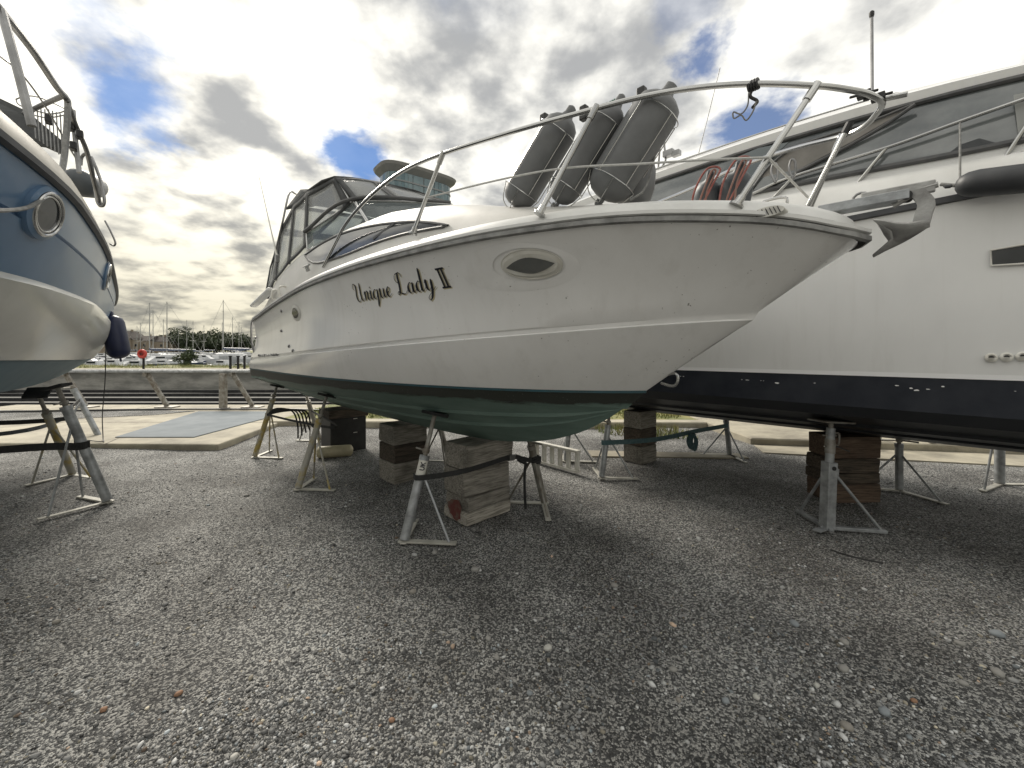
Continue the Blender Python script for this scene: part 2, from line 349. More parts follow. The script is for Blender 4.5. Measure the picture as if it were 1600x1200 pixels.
class G:
    def __init__(s): s.v = []; s.f = []
    def add(s, v, f):
        b = len(s.v); s.v += [Vector(x) for x in v]; s.f += [[b+i for i in q] for q in f]; return s
    def box(s, c, d, M=None):
        x, y, z = [k/2 for k in d]; c = Vector(c)
        vs = [Vector(p) for p in ((-x, -y, -z), (x, -y, -z), (x, y, -z), (-x, y, -z), (-x, -y, z), (x, -y, z), (x, y, z), (-x, y, z))]
        if M is not None: vs = [M @ q for q in vs]
        return s.add([q+c for q in vs], [(0, 3, 2, 1), (4, 5, 6, 7), (0, 1, 5, 4), (1, 2, 6, 5), (2, 3, 7, 6), (3, 0, 4, 7)])
    def bar(s, a, b, w, h, up=(0, 0, 1)):
        a, b = Vector(a), Vector(b); x = (b-a); l = x.length; x.normalize(); u = Vector(up)
        y = u.cross(x); y.normalize(); z = x.cross(y)
        return s.box((a+b)/2, (l, w, h), Matrix((x, y, z)).transposed())
    def tube(s, pts, r, n=8, closed=False, cap=True):
        P = [Vector(p) for p in pts]; m = len(P)
        rad = r if isinstance(r, (list, tuple)) else [r]*m
        T = []
        for i in range(m):
            a = P[(i-1) % m] if (closed or i > 0) else P[i]; b = P[(i+1) % m] if (closed or i < m-1) else P[i]
            t = b-a; T.append(t.normalized() if t.length > 1e-9 else Vector((0, 0, 1)))
        u = T[0].orthogonal().normalized(); b0 = len(s.v)
        for i in range(m):
            u = (u-T[i]*u.dot(T[i])); u.normalize(); w = T[i].cross(u)
            for k in range(n):
                a = 2*math.pi*k/n; s.v.append(P[i]+(u*math.cos(a)+w*math.sin(a))*rad[i])
        for i in range(m if closed else m-1):
            j = (i+1) % m
            for k in range(n):
                k2 = (k+1) % n; s.f.append([b0+i*n+k, b0+i*n+k2, b0+j*n+k2, b0+j*n+k])
        if cap and not closed:
            s.f.append([b0+k for k in range(n)][::-1]); s.f.append([b0+(m-1)*n+k for k in range(n)])
        return s
    def lathe(s, prof, base, axis, n=20):
        base, axis = Vector(base), Vector(axis).normalized()
        return s.tube([base+axis*h for h, r in prof], [max(r, 1e-4) for h, r in prof], n)
    def build(s, name, m, parent=None, smooth=False, sharp=35, bevel=0):
        o = meshobj(name, s.v, s.f, m, parent, smooth, sharp)
        if bevel:
            b = o.modifiers.new('bevel', 'BEVEL'); b.width = bevel; b.segments = 2; b.limit_method = 'ANGLE'
        return o

def pchip(xs, ys):
    xs = np.array(xs, float); ys = np.array(ys, float); h = np.diff(xs); dl = np.diff(ys)/h; d = np.zeros(len(xs))
    for i in range(1, len(xs)-1):
        if dl[i-1]*dl[i] > 0:
            w1, w2 = 2*h[i]+h[i-1], h[i]+2*h[i-1]; d[i] = (w1+w2)/(w1/dl[i-1]+w2/dl[i])
    d[0], d[-1] = dl[0], dl[-1]
    def f(x):
        x = min(max(x, xs[0]), xs[-1]); i = min(int(np.searchsorted(xs, x, 'right'))-1, len(xs)-2); i = max(i, 0)
        t = (x-xs[i])/h[i]
        return float((2*t**3-3*t*t+1)*ys[i]+(t**3-2*t*t+t)*h[i]*d[i]+(-2*t**3+3*t*t)*ys[i+1]+(t**3-t*t)*h[i]*d[i+1])
    return f

# yard frame: the three boats stand parallel; A runs aft, RR to starboard (towards us for the middle boat)
ANG = math.atan2(.731, -.682)
A = Vector((math.cos(ANG), math.sin(ANG))); RR = Vector((-math.sin(ANG), math.cos(ANG)))
class Frame:
    def __init__(s, O): s.O = Vector(O)
    def w(s, a, t, z=0): p = s.O+A*a+RR*t; return Vector((p.x, p.y, z))
    def px(s, u, v, t):                      # photo measurement -> boat coordinates on the plane at offset t
        if callable(t):
            tt = t(1.5)
            for _ in range(60):
                q = s.px(u, v, tt); tt = .6*tt+.4*t(q.x)
            return s.px(u, v, tt)
        k = (u-800)/FPX; Y = (t+s.O.dot(RR))/(k*RR.x+RR.y)
        p = Vector((k*Y, Y))-s.O
        return Vector((p.dot(A), t, CAMH-(v-HV)/FPX*Y))
def gp(u, v, z=0.):                          # photo measurement -> point on the level z
    Y = (CAMH-z)*FPX/(v-HV); return Vector(((u-800)/FPX*Y, Y, z))
FM = Frame((1.63, 1.93))
NN = -RR                                     # across the boats, away from the left one
FL = Frame(A*0.0+NN*(-1.9)); FR = Frame(A*(-7.0)+NN*5.8)

def loft(lines, flip=False):
    n = len(lines[0]); v = [p for l in lines for p in l]; f = []
    for i in range(len(lines)-1):
        for k in range(n-1):
            q = [i*n+k, i*n+k+1, (i+1)*n+k+1, (i+1)*n+k]
            ids = []
            for j in q:
                if not any((Vector(v[j])-Vector(v[m])).length < 1e-6 for m in ids): ids.append(j)
            if len(ids) > 2: f.append(ids[::-1] if flip else ids)
    return v, f
def mirror(p): return [Vector((q[0], -q[1], q[2])) for q in p]
def both(name, lines, m, parent, smooth=True, sharp=28, flip=False):
    g = G(); v, f = loft(lines, flip); g.add(v, f); v2, f2 = loft([mirror(l) for l in lines], not flip); g.add(v2, f2)
    me = bpy.data.meshes.new(name); bm = bmesh.new()
    vs = [bm.verts.new(q) for q in g.v]
    for q in g.f:
        try: bm.faces.new([vs[i] for i in q])
        except ValueError: pass
    bmesh.ops.remove_doubles(bm, verts=bm.verts, dist=1e-5)
    bmesh.ops.recalc_face_normals(bm, faces=bm.faces)
    bm.to_mesh(me); bm.free(); me.materials.append(m)
    if smooth:
        me.polygons.foreach_set('use_smooth', [True]*len(me.polygons)); me.set_sharp_from_angle(angle=R(sharp))
    return put(bpy.data.objects.new(name, me), parent)
def bvh(o): return BVHTree.FromPolygons([v.co for v in o.data.vertices], [p.vertices[:] for p in o.data.polygons])

# ================================================================== SETTING
def sheet(name, x0, x1, y0, y1, z, m, nx=1, ny=1, relief=0., hf=None, kind='structure'):
    v = []; f = []
    for j in range(ny+1):
        for i in range(nx+1):
            x = x0+(x1-x0)*i/nx; y = y0+(y1-y0)*j/ny
            v.append((x, y, z+(hf(x, y) if hf else 0)))
    for j in range(ny):
        for i in range(nx): b = j*(nx+1)+i; f.append((b, b+1, b+nx+2, b+nx+1))
    o = meshobj(name, v, f, m, None, True); o['kind'] = kind; return o
def rel(x, y):
    return .020*math.sin(x*1.7+.6*math.sin(y*1.3))*math.sin(y*1.9+1)+.006*math.sin(x*4.1+y*2.3)*math.sin(y*5.3-x)
ground = sheet('gravel_ground', -14, 14, -8, 11.4, 0, M_gravel, 220, 150, hf=rel)
sheet('outer_ground', -3000, 3000, -3000, 11.38, -.06, M_gravel, 2, 2)
# foreshore, far quay, marina and far shore
def fore(x, y): return -.75*min(1, max(0, (y-11.4)/2.2))
sheet('foreshore', -120, 120, 11.38, 26, -.02, M_mud, 60, 24, hf=lambda x, y: fore(x, y)+.03*math.sin(x*2.1+y)*math.sin(y*1.7))
sheet('grass_bank', -160, 160, 25.6, 31, .47, M_grass, 80, 10, hf=lambda x, y: .10*math.sin(x*.7)*math.sin(y*.9)+.05*math.sin(x*2.3))
sheet('water', -900, 900, 30.8, 420, -.5, M_water, 1, 1)
sheet('far_shore', -3000, 3000, 225, 5000, .3, M_grass, 2, 2)
qw = G(); qw.box((-16, 25.3, -.35), (150, .8, 1.5)); quay = thing('quay_wall', 'long stained grey concrete quay wall below the marina', 'wall', (0, 0, 0))
qw.build('wall_face', M_wall, quay)
G().box((-16, 25.2, .45), (150.2, 1.15, .12)).build('coping', M_conc, quay)
# timber rails on the foreshore
fr = thing('timber_slip', 'dark horizontal timber rails on the foreshore under the quay wall', 'slipway', (0, 0, 0))
for i, (y, z) in enumerate(((15.2, -.60), (16.8, -.61), (18.6, -.62), (20.6, -.63), (22.8, -.66))):
    G().box((-18, y, z), (60, .10, .16)).build('rail', M_dk, fr, bevel=.01)
# concrete slab on the left, kerbs, right apron
def poly(name, pts, z0, z1, m, parent=None):
    n = len(pts); v = [(x, y, z0) for x, y in pts]+[(x, y, z1) for x, y in pts]
    f = [tuple(range(n-1, -1, -1)), tuple(range(n, 2*n))]+[(i, (i+1) % n, n+(i+1) % n, n+i) for i in range(n)]
    return meshobj(name, v, f, m, parent)
o = struct(poly('concrete_pavement', [(-13.9, 6.75), (-9, 6.72), (-4.75, 6.62), (-4.95, 8.95), (-5.1, 11.5), (-13.9, 11.5)], -.2, .09, M_conc))
b = o.modifiers.new('bevel', 'BEVEL'); b.width = .03; b.segments = 2
pav = o
for (x0, y0, x1, y1) in ((-9.2, 6.70, -9.9, 11.5), (-6.6, 6.66, -7.0, 7.5), (-13.8, 8.75, -4.95, 8.6)):
    g = G().bar((x0, y0, .0895), (x1, y1, .0895), .022, .006); g.build('joint', M_concd, pav)
struct(poly('gravel_patch', [(-13.8, 8.9), (-10.6, 8.75), (-8.4, 9.6), (-7.9, 10.2), (-9.5, 10.45), (-13.8, 10.3)], .05, .10, M_gravel))
struct(poly('steel_plate', [(gp(180, 683, .1).x, gp(180, 683, .1).y), (gp(303, 683, .1).x, gp(303, 683, .1).y), (gp(420, 652, .1).x, gp(420, 652, .1).y), (gp(420, 643, .1).x, gp(420, 643, .1).y), (gp(310, 643, .1).x, gp(310, 643, .1).y)], .05, .105, M_plate))
o = struct(poly('kerb', [(-5.1, 8.62), (4.05, 8.45), (4.05, 8.80), (-5.1, 8.98)], -.1, .12, M_conc)); b = o.modifiers.new('bevel', 'BEVEL'); b.width = .02
struct(poly('grass_verge', [(-5.1, 8.96), (4.05, 8.78), (4.05, 9.32), (14, 9.28), (14, 11.42), (-5.1, 11.42)], -.1, .10, M_grass))
o = struct(poly('concrete_apron', [(4.03, 6.9), (13.9, 5.2), (13.9, 9.3), (4.03, 9.3)], -.1, .13, M_conc)); b = o.modifiers.new('bevel', 'BEVEL'); b.width = .02
struct(poly('lower_pavement', [(3.9, 6.35), (9.5, 5.0), (9.7, 5.85), (4.05, 6.86)], -.1, .025, M_conc))
struct(poly('paving_strip', [(1.2, 6.15), (3.5, 6.05), (3.5, 6.3), (1.2, 6.5)], -.1, .02, M_conc))

# grass blades
def grass(name, n, area, h, z, seed):
    r = np.random.default_rng(seed); x0, x1, y0, y1 = area; V = []; F = []
    for i in range(n):
        x, y = r.uniform(x0, x1), r.uniform(y0, y1)
        if math.sin(x*1.9+seed)+math.sin(y*3+x*.7) < -.6: continue
        a = r.uniform(0, 6.28); hh = h*r.uniform(.4, 1.2); dx, dy = math.cos(a)*.012, math.sin(a)*.012; lx, ly = r.normal(0, .35, 2)*hh
        b = len(V); V += [(x-dx, y-dy, z), (x+dx, y+dy, z), (x+lx, y+ly, z+hh)]; F.append((b, b+1, b+2))
    o = meshobj(name, V, F, M_blade); o['kind'] = 'stuff'; return o
tag(grass('verge_grass', 9000, (-5, 4, 9.05, 11.3), .10, .09, 2), 'yellow green grass along the verge behind the kerb', 'grass')
tag(grass('bank_grass', 7000, (-45, -8, 25.9, 30.8), .28, .45, 5), 'green grass on the bank above the quay wall', 'grass')
tag(grass('kerb_grass', 700, (1.7, 3.4, 7.4, 8.5), .12, 0, 9), 'dry yellow tufts at the foot of the kerb', 'grass')

# gravel stones
ICO = None
def stones(name, n, size, yr, seed, light, hf=rel, poly_n=1):
    r = np.random.default_rng(seed)
    bm = bmesh.new(); bmesh.ops.create_icosphere(bm, subdivisions=1, radius=1) if poly_n else None
    base = np.array([v.co[:] for v in bm.verts]); faces = np.array([[v.index for v in f.verts] for f in bm.faces]); bm.free()
    y = yr[0]*(yr[1]/yr[0])**r.random(n); x = r.uniform(-1.38, 1.38, n)*y
    keep = (np.abs(x) < 13.5) & ~((x < -4.6) & (y > 6.6)) & (y < 8.6)
    clump = np.sin(x*2.3+1.1*np.sin(y*1.7))*np.sin(y*2.9+x*.8)+.6*np.sin(x*5.3-y*3.1)
    pr = np.clip(.50+.42*clump, .10, 1)
    if name == 'pebbles':                        # drifts of washed stones
        pr *= .45
        for (u, v, w_) in ((1290, 1065, .42), (790, 1000, .25), (1400, 1120, .4), (1080, 1075, .3), (420, 1150, .4), (1560, 1040, .5), (1230, 985, .25)):
            c = gp(u, v); pr += .9*np.exp(-((x-c.x)**2+((y-c.y)*1.6)**2)/(2*w_*w_*.35))
    keep &= r.random(n) < pr
    x, y = x[keep], y[keep]; m = len(x); nb = len(base)
    s = size*np.exp(r.normal(0, .42, m))
    z = np.array([hf(a, b) for a, b in zip(x, y)])
    jit = 1+r.normal(0, .16, (m, nb, 1)); sc = np.stack([s*r.uniform(.8, 1.35, m), s*r.uniform(.6, 1., m), s*r.uniform(.38, .7, m)], 1)
    P = base[None]*jit*sc[:, None, :]; a = r.uniform(0, 6.28, m); ca, sa = np.cos(a)[:, None], np.sin(a)[:, None]
    X = P[..., 0]*ca-P[..., 1]*sa+x[:, None]; Y = P[..., 0]*sa+P[..., 1]*ca+y[:, None]; Z = P[..., 2]+(z+sc[:, 2]*.35)[:, None]
    V = np.stack([X, Y, Z], 2).reshape(-1, 3); F = (faces[None]+(np.arange(m)*nb)[:, None, None]).reshape(-1, 3)
    me = bpy.data.meshes.new(name); me.vertices.add(len(V)); me.vertices.foreach_set('co', V.ravel().astype(np.float32))
    me.loops.add(F.size); me.loops.foreach_set('vertex_index', F.ravel().astype(np.int32))
    me.polygons.add(len(F)); me.polygons.foreach_set('loop_start', np.arange(0, F.size, 3, dtype=np.int32))
    g = np.clip(light*np.exp(r.normal(0, .62, m)), .03, .62); tint = np.stack([g*.985, g*.99, g*.98], 1)
    k = r.random(m); tint[k < .025] *= (1.1, .82, .62); tint[(k > .05) & (k < .12)] *= (.90, .98, 1.04); tint[(k > .12) & (k < .2)] *= (1.1, 1.0, .8)
    at = me.attributes.new('tint', 'FLOAT_COLOR', 'POINT'); C = np.ones((len(V), 4), np.float32); C[:, :3] = np.repeat(tint, nb, 0); at.data.foreach_set('color', C.ravel())
    me.update(); me.validate(); me.materials.append(M_stone)
    me.polygons.foreach_set('use_smooth', np.ones(len(F), bool))
    o = put(bpy.data.objects.new(name, me)); o['kind'] = 'stuff'
    return tag(o, {'gravel': 'fine mixed grey gravel strewn over the yard', 'pebbles': 'scattered paler pebbles lying in the grey gravel'}[name], 'gravel')
stones('gravel', 90000, .0045, (1.25, 8.5), 3, .155)
stones('pebbles', 16000, .0058, (1.25, 7.5), 4, .32)
# the larger single stones that can be picked out
def stone_mesh(seed):
    r = random.Random(seed); bm = bmesh.new(); bmesh.ops.create_icosphere(bm, subdivisions=2, radius=1)
    for v in bm.verts: v.co *= 1+r.gauss(0, .06); v.co.z *= .6; v.co.y *= .8
    me = bpy.data.meshes.new('stone'); bm.to_mesh(me); bm.free(); me.polygons.foreach_set('use_smooth', [True]*len(me.polygons)); return me
SM = {}
for i, (u, v, s, c) in enumerate(((742, 890, 9, 'p'), (679, 862, 7, 'p'), (645, 926, 8, 'c'), (763, 1000, 8, 'p'), (856, 1012, 10, 'w'), (776, 1030, 7, 'p'), (745, 966, 7, 'p'), (960, 916, 8, 'p'), (279, 1092, 8, 'o'), (162, 1113, 8, 'o'),
        (366, 1190, 9, 'w'), (612, 1128, 7, 'o'), (697, 1063, 6, 'c'), (1052, 1040, 9, 'p'), (1241, 975, 10, 'b'), (1318, 1046, 12, 'p'), (1182, 1086, 8, 'w'), (1382, 1112, 13, 'b'), (1323, 1134, 13, 'c'), (1276, 1069, 7, 'w'), (1558, 997, 13, 'b'), (1560, 1062, 13, 'p'),
        (1505, 1075, 9, 'p'), (1319, 1005, 10, 'p'), (1428, 1097, 7, 'o'), (1060, 1088, 7, 'c'), (88, 970, 8, 'c'), (385, 774, 6, 'p'), (1134, 1091, 9, 'b'), (1500, 1012, 9, 'p'))):
    key = (c, i % 3)
    if key not in SM:
        SM[key] = stone_mesh(i); SM[key].materials.append(mat('stone_'+c, *{'p': ((.34, .33, .31), (.24, .235, .22)), 'w': ((.55, .54, .50), (.42, .41, .38)), 'o': ((.34, .19, .11), (.25, .15, .10)), 'b': ((.20, .225, .245), (.29, .31, .32)), 'c': ((.22, .205, .18), (.30, .28, .25))}[c], 60, .75))
    q = gp(u, v); r_ = s*.72*q.y/FPX; st = put(bpy.data.objects.new('stone', SM[key]), ground)
    st.location = (q.x, q.y, rel(q.x, q.y)+r_*.25); st.scale = (r_, r_, r_); st.rotation_euler = (0, 0, i*1.7)

# ================================================================== MIDDLE BOAT
boat = thing('motor_cruiser', 'white motor cruiser named Unique Lady II with green antifouled bottom, in the middle', 'boat', (FM.O.x, FM.O.y, 0), ANG)
NQ = 44
qs = [(k/(NQ-1))**1.55 for k in range(NQ)]
sh_t = pchip((0, .02, .08, .2, .4, .7, 1.1, 1.6, 2.2, 3, 4, 6.6), (0, .13, .26, .395, .55, .73, .90, 1.05, 1.14, 1.20, 1.22, 1.20))
sh_z = pchip((0, .3, 1, 2, 3, 4, 5, 6.6), (2.115, 2.175, 2.232, 2.243, 2.248, 2.235, 2.18, 2.03))
kn_t = pchip((0, .08, .3, .6, 1, 1.5, 2, 3, 4, 6.4), (0, .115, .315, .505, .70, .875, .995, 1.13, 1.18, 1.18))
kn_z = pchip((0, 1, 2.5, 4, 6.4), (1.81, 1.742, 1.665, 1.60, 1.50))
wl_t = pchip((0, .1, .3, .6, 1, 1.5, 2, 3, 4, 5.9), (0, .12, .305, .50, .69, .86, .975, 1.105, 1.155, 1.175))
ch_z = pchip((0, 1, 2, 6), (1.205, 1.245, 1.25, 1.19))
stem = pchip((.70, .73, .823, .96, 1.147, 1.33, 1.81, 2.115), (3.4, 2.8, 2.15, 1.67, 1.327, 1.08, .42, 0.))
keel_z = pchip((1.25, 1.327, 1.67, 2.15, 2.8, 3.5, 6.7), (1.205, 1.147, .96, .823, .745, .722, .70))
def mline(s0, s1, tf, zf, dt=0., dz=0.):
    return [Vector((s0+(s1-s0)*q, max(0, tf((s1-s0)*q)+(dt if q > 0 else 0)), zf((s1-s0)*q)+dz)) for q in qs]
sheer = mline(0, 6.6, sh_t, sh_z); kn_top = mline(.42, 6.88, kn_t, kn_z, 0, 0); wl = mline(1.08, 6.98, wl_t, lambda s: 1.335)
kn_in = [Vector((p.x+.003, max(0, p.y-.012), p.z-.010)) for p in kn_top]
kn_low = [Vector((p.x+.018, max(0, p.y-.012), p.z-.034)) for p in kn_top]
kn_out = [Vector((p.x+.024, max(0, p.y-.002), p.z-.042)) for p in kn_top]
def between(a, b, f, bulge): return [p.lerp(q, f)+Vector((0, bulge*min(1, p.y*2), 0)) for p, q in zip(a, b)]
def fix_stem(l): l[0] = Vector((stem(l[0].z), 0, l[0].z)); return l
up = [fix_stem(between(sheer, kn_top, f, -.05*math.sin(math.pi*f))) for f in (.2, .4, .6, .8)]
lo = [fix_stem(between(kn_out, wl, f, .012*math.sin(math.pi*f))) for f in (.33, .66)]
hull = both('hull', [sheer]+up+[kn_top, kn_in, kn_low, kn_out]+lo+[wl], M_gel, boat)
chine = mline(1.22, 6.96, lambda s: max(0, wl_t(s)-.02), ch_z)
keel = [Vector((1.25+(6.72-1.25)*q, 0, keel_z(1.25+(6.72-1.25)*q))) for q in qs]
bl = [wl, between(wl, chine, .97, .0), chine, [p+Vector((0, -.045*min(1, p.y*3), -.004)) for p in chine]]
def strake(f):
    l = between(bl[3], keel, f, -.012); s = [Vector((p.x, p.y*.985, p.z-.028*min(1, p.y*4))) for p in l]; return [l, s, [Vector((p.x, p.y-.04*min(1, p.y*4), p.z+.002)) for p in s]]
lines = bl+strake(.30)+strake(.56)+strake(.8)[:1]+[keel]
bottom = both('hull_bottom', lines, M_af, boat, sharp=12)
# thin blue boot stripe above the antifouling
both('boot_stripe', [[p+Vector((0, .004, .0)) for p in wl], [p+Vector((0, .004, -.016)) for p in wl]], mat('teal_stripe', (.015, .075, .095), (.02, .05, .06), 6, .5), boat)
tr = [sheer[-1]]+[u_[-1] for u_ in up]+[kn_top[-1], kn_out[-1], wl[-1], chine[-1], keel[-1]]
tv = tr+mirror(tr); n_ = len(tr)
meshobj('transom', tv, [(i, i+1, n_+i+1, n_+i) for i in range(n_-1)], M_gel, boat)
# rub rail: white moulding with a dark insert
rr_pts = [p+Vector((-.012 if i < 3 else 0, .012, .012)) for i, p in enumerate(sheer)]
def rail_band(name, z0, z1, out, m):
    a = [p+Vector((-.03*(1-min(1, p.y*5)), .004, z0)) for p in sheer]; b_ = [p+Vector((-.03*(1-min(1, p.y*5))-.02*(1-min(1, p.y*5)), out, z0+.006)) for p in sheer]
    c = [p+Vector((-.05*(1-min(1, p.y*5)), out, z1-.006)) for p in sheer]; d = [p+Vector((-.03*(1-min(1, p.y*5)), -.012, z1)) for p in sheer]
    for l in (a, b_, c, d): l[0].y = 0
    return both(name, [a, b_, c, d], m, boat)
rail_band('rub_rail', -.012, .022, .026, M_rub)
rail_band('deck_moulding', .024, .052, .020, M_deck)
# deck edge, side deck, coach roof
def dl(dt, dz, fwd=0.): 
    l = [Vector((p.x+fwd*(1-min(1, p.y*3)), max(0, p.y+dt), p.z+dz)) for p in sheer]; l[0].y = 0; return l
sr_t = pchip((0, .4, 1, 1.5, 2, 2.5, 3, 4, 5, 6, 6.6), (0, .40, .68, .80, .87, .90, .93, 1.00, 1.02, 1.05, 1.08))
sr_z = pchip((0, .25, .5, 1, 1.5, 2, 2.5, 3, 4, 5, 6, 6.6), (2.235, 2.27, 2.305, 2.365, 2.455, 2.585, 2.69, 2.755, 2.765, 2.73, 2.54, 2.26))
ct_z = pchip((0, .5, 1, 1.5, 2, 2.5, 3, 3.6, 6.6), (2.235, 2.32, 2.40, 2.50, 2.64, 2.76, 2.84, 2.86, 2.3))
d1 = dl(-.014, .053); d2 = dl(-.03, .085, .008); d3 = dl(-.055, .105, .02); d4 = dl(-.12, .108, .06)
for p in d4: p.y = max(p.y, 0)
sr = [Vector((p.x, min(sr_t(p.x), max(0, q.y-.04)), max(sr_z(p.x), q.z))) for p, q in zip(sheer, d4)]
for p in sr: p.x = max(p.x, .07)
sr2 = [Vector((p.x, p.y*.90, p.z+.035*min(1, p.y*2))) for p in sr]; ce = [Vector((p.x, 0, max(ct_z(p.x), p.z))) for p in sr]
midl = [p.lerp(q, .5)+Vector((0, .015*min(1, p.y*2), .012)) for p, q in zip(d4, sr)]
crn = [p.lerp(q, .5)+Vector((0, 0, .03*min(1, p.y*2))) for p, q in zip(sr2, ce)]
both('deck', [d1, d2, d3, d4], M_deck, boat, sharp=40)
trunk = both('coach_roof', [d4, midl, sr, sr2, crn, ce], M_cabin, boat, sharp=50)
tr = [sheer[-1], d1[-1], d4[-1], sr[-1], sr2[-1], ce[-1]]; tv = tr+mirror(tr); n_ = len(tr)
meshobj('aft_coaming', tv, [(i, i+1, n_+i+1, n_+i) for i in range(n_-1)], M_deck, boat)
HB = bvh(hull); TB = bvh(trunk)
def on_hull(s, z, off=.003, T=HB):
    h = T.ray_cast(Vector((s, 3, z)), Vector((0, -1, 0)))
    if h[0] is None: h = T.find_nearest(Vector((s, 1.1, z)))
    n = h[1] if h[1].y > 0 else -h[1]
    return h[0]+n*off, n
def hull_patch(name, pts2, off, m, parent, T=HB, rings=None):
    """flat-ish patch that follows the hull: fan of rings from the outline to its centre"""
    c = Vector((sum(p[0] for p in pts2)/len(pts2), sum(p[1] for p in pts2)/len(pts2))); v = []; f = []; n = len(pts2)
    K = 5
    for k in range(K):
        for p in pts2:
            q = c.lerp(Vector(p), 1-k/K); v.append(on_hull(q.x, q.y, off(k/K) if callable(off) else off, T)[0])
    v.append(on_hull(c.x, c.y, off(1.) if callable(off) else off, T)[0])
    for k in range(K-1):
        for i in range(n): j = (i+1) % n; f.append((k*n+i, k*n+j, (k+1)*n+j, (k+1)*n+i))
    for i in range(n): f.append(((K-1)*n+i, (K-1)*n+(i+1) % n, K*n))
    return meshobj(name, v, f, m, parent, True, 40)
def hull_tube(name, pts2, r, m, parent, off=.004, T=HB, closed=True, n=8):
    P = [on_hull(p[0], p[1], off, T)[0] for p in pts2]; return G().tube(P, r, n, closed).build(name, m, parent, True)
def ell(cx, cz, a, b, n=40, tilt=0., lens=0.):
    out = []
    for i in range(n):
        t = 2*math.pi*i/n; x = math.cos(t)*a; y = math.sin(t)*b
        if lens: y = math.copysign(b*(1-abs(x/a)**1.7), y) if abs(math.sin(t)) > 1e-6 else 0
        out.append((cx+x*math.cos(tilt)-y*math.sin(tilt), cz+x*math.sin(tilt)+y*math.cos(tilt)))
    return out
def ringpatch(name, A_, B_, offa, offb, m, parent):
    v = [on_hull(p[0], p[1], offa)[0] for p in A_]+[on_hull(p[0], p[1], (offa+offb)/2)[0] for p in [((a[0]+b[0])/2, (a[1]+b[1])/2) for a, b in zip(A_, B_)]]+[on_hull(p[0], p[1], offb)[0] for p in B_]; n = len(A_)
    return meshobj(name, v, [(k*n+i, k*n+(i+1) % n, (k+1)*n+(i+1) % n, (k+1)*n+i) for k in range(2) for i in range(n)], m, parent, True, 50)
def hull_hit(u, v, T=HB):
    k = (u-800)/FPX; o_ = Vector((-FM.O.x, -FM.O.y)); lo_ = Vector((o_.dot(A), o_.dot(RR), CAMH)); d_ = Vector((Vector((k, 1)).dot(A), Vector((k, 1)).dot(RR), -(v-HV)/FPX)).normalized()
    return T.ray_cast(lo_, d_)[0]
# large eye-shaped portlight set in a shallow oval recess
pc = hull_hit(829, 413); cs, cz = pc.x, pc.z
ringpatch('portlight_surround', ell(cs+.11, cz-.01, .37, .125, 48, .02), ell(cs+.02, cz, .21, .084, 48, .0), .001, .006, M_gel, boat)
pl = ringpatch('portlight', ell(cs, cz, .175, .074, 48), ell(cs, cz, .145, .048, 48), .003, .012, M_whitep, boat)
hull_tube('frame', ell(cs, cz, .175, .074, 48), .0035, M_whitep, pl, .004)
hull_patch('glass', ell(cs, cz, .142, .040, 48, 0, 1), .018, mat('smoked_glass', (.10, .105, .10), (.14, .145, .14), 4, .12), pl)
hull_patch('inner_sill', ell(cs, cz, .155, .055, 48), .014, M_whitep, pl)
pc = hull_hit(463, 489)
p2 = ringpatch('portlight', ell(pc.x, pc.z, .15, .088, 36), ell(pc.x, pc.z, .11, .058, 36), .003, .014, M_whitep, boat)
hull_patch('glass', ell(pc.x, pc.z, .112, .056, 36, 0, 1), .016, M_dkglass, p2)
# lettering
def strokes(paths, s0, z0, size, slant, m, name, parent, off, thin, thick, dx=0., dz=0., T=HB):
    g = G()
    for P in paths:
        pts = smooth_path([(x, y, 0) for x, y in P], 7)
        pts = [Vector((p.x+slant*p.y, p.y)) for p in pts]
        L_, R_ = [], []
        for i, p in enumerate(pts):
            a = pts[max(0, i-1)]; b_ = pts[min(len(pts)-1, i+1)]; t = (b_-a); t = t.normalized() if t.length > 1e-9 else Vector((1, 0))
            w = thin+thick*max(0., -t.y)**1.4*(min(1, min(i, len(pts)-1-i)/3+.25))
            nrm = Vector((1, 0))*.9 if abs(t.y) > .35 else Vector((-t.y, t.x))
            if nrm.dot(Vector((-t.y, t.x))) < 0: nrm = -nrm
            L_.append(p+nrm*w/2); R_.append(p-nrm*w/2)
        f3 = lambda q: on_hull(s0-(q.x+dx)*size, z0+(q.y+dz)*size, off, T)[0]
        v = [f3(q) for q in L_]+[f3(q) for q in R_]; n = len(L_)
        g.add(v, [(i, i+1, n+i+1, n+i) for i in range(n-1)])
    return g.build(name, m, parent)
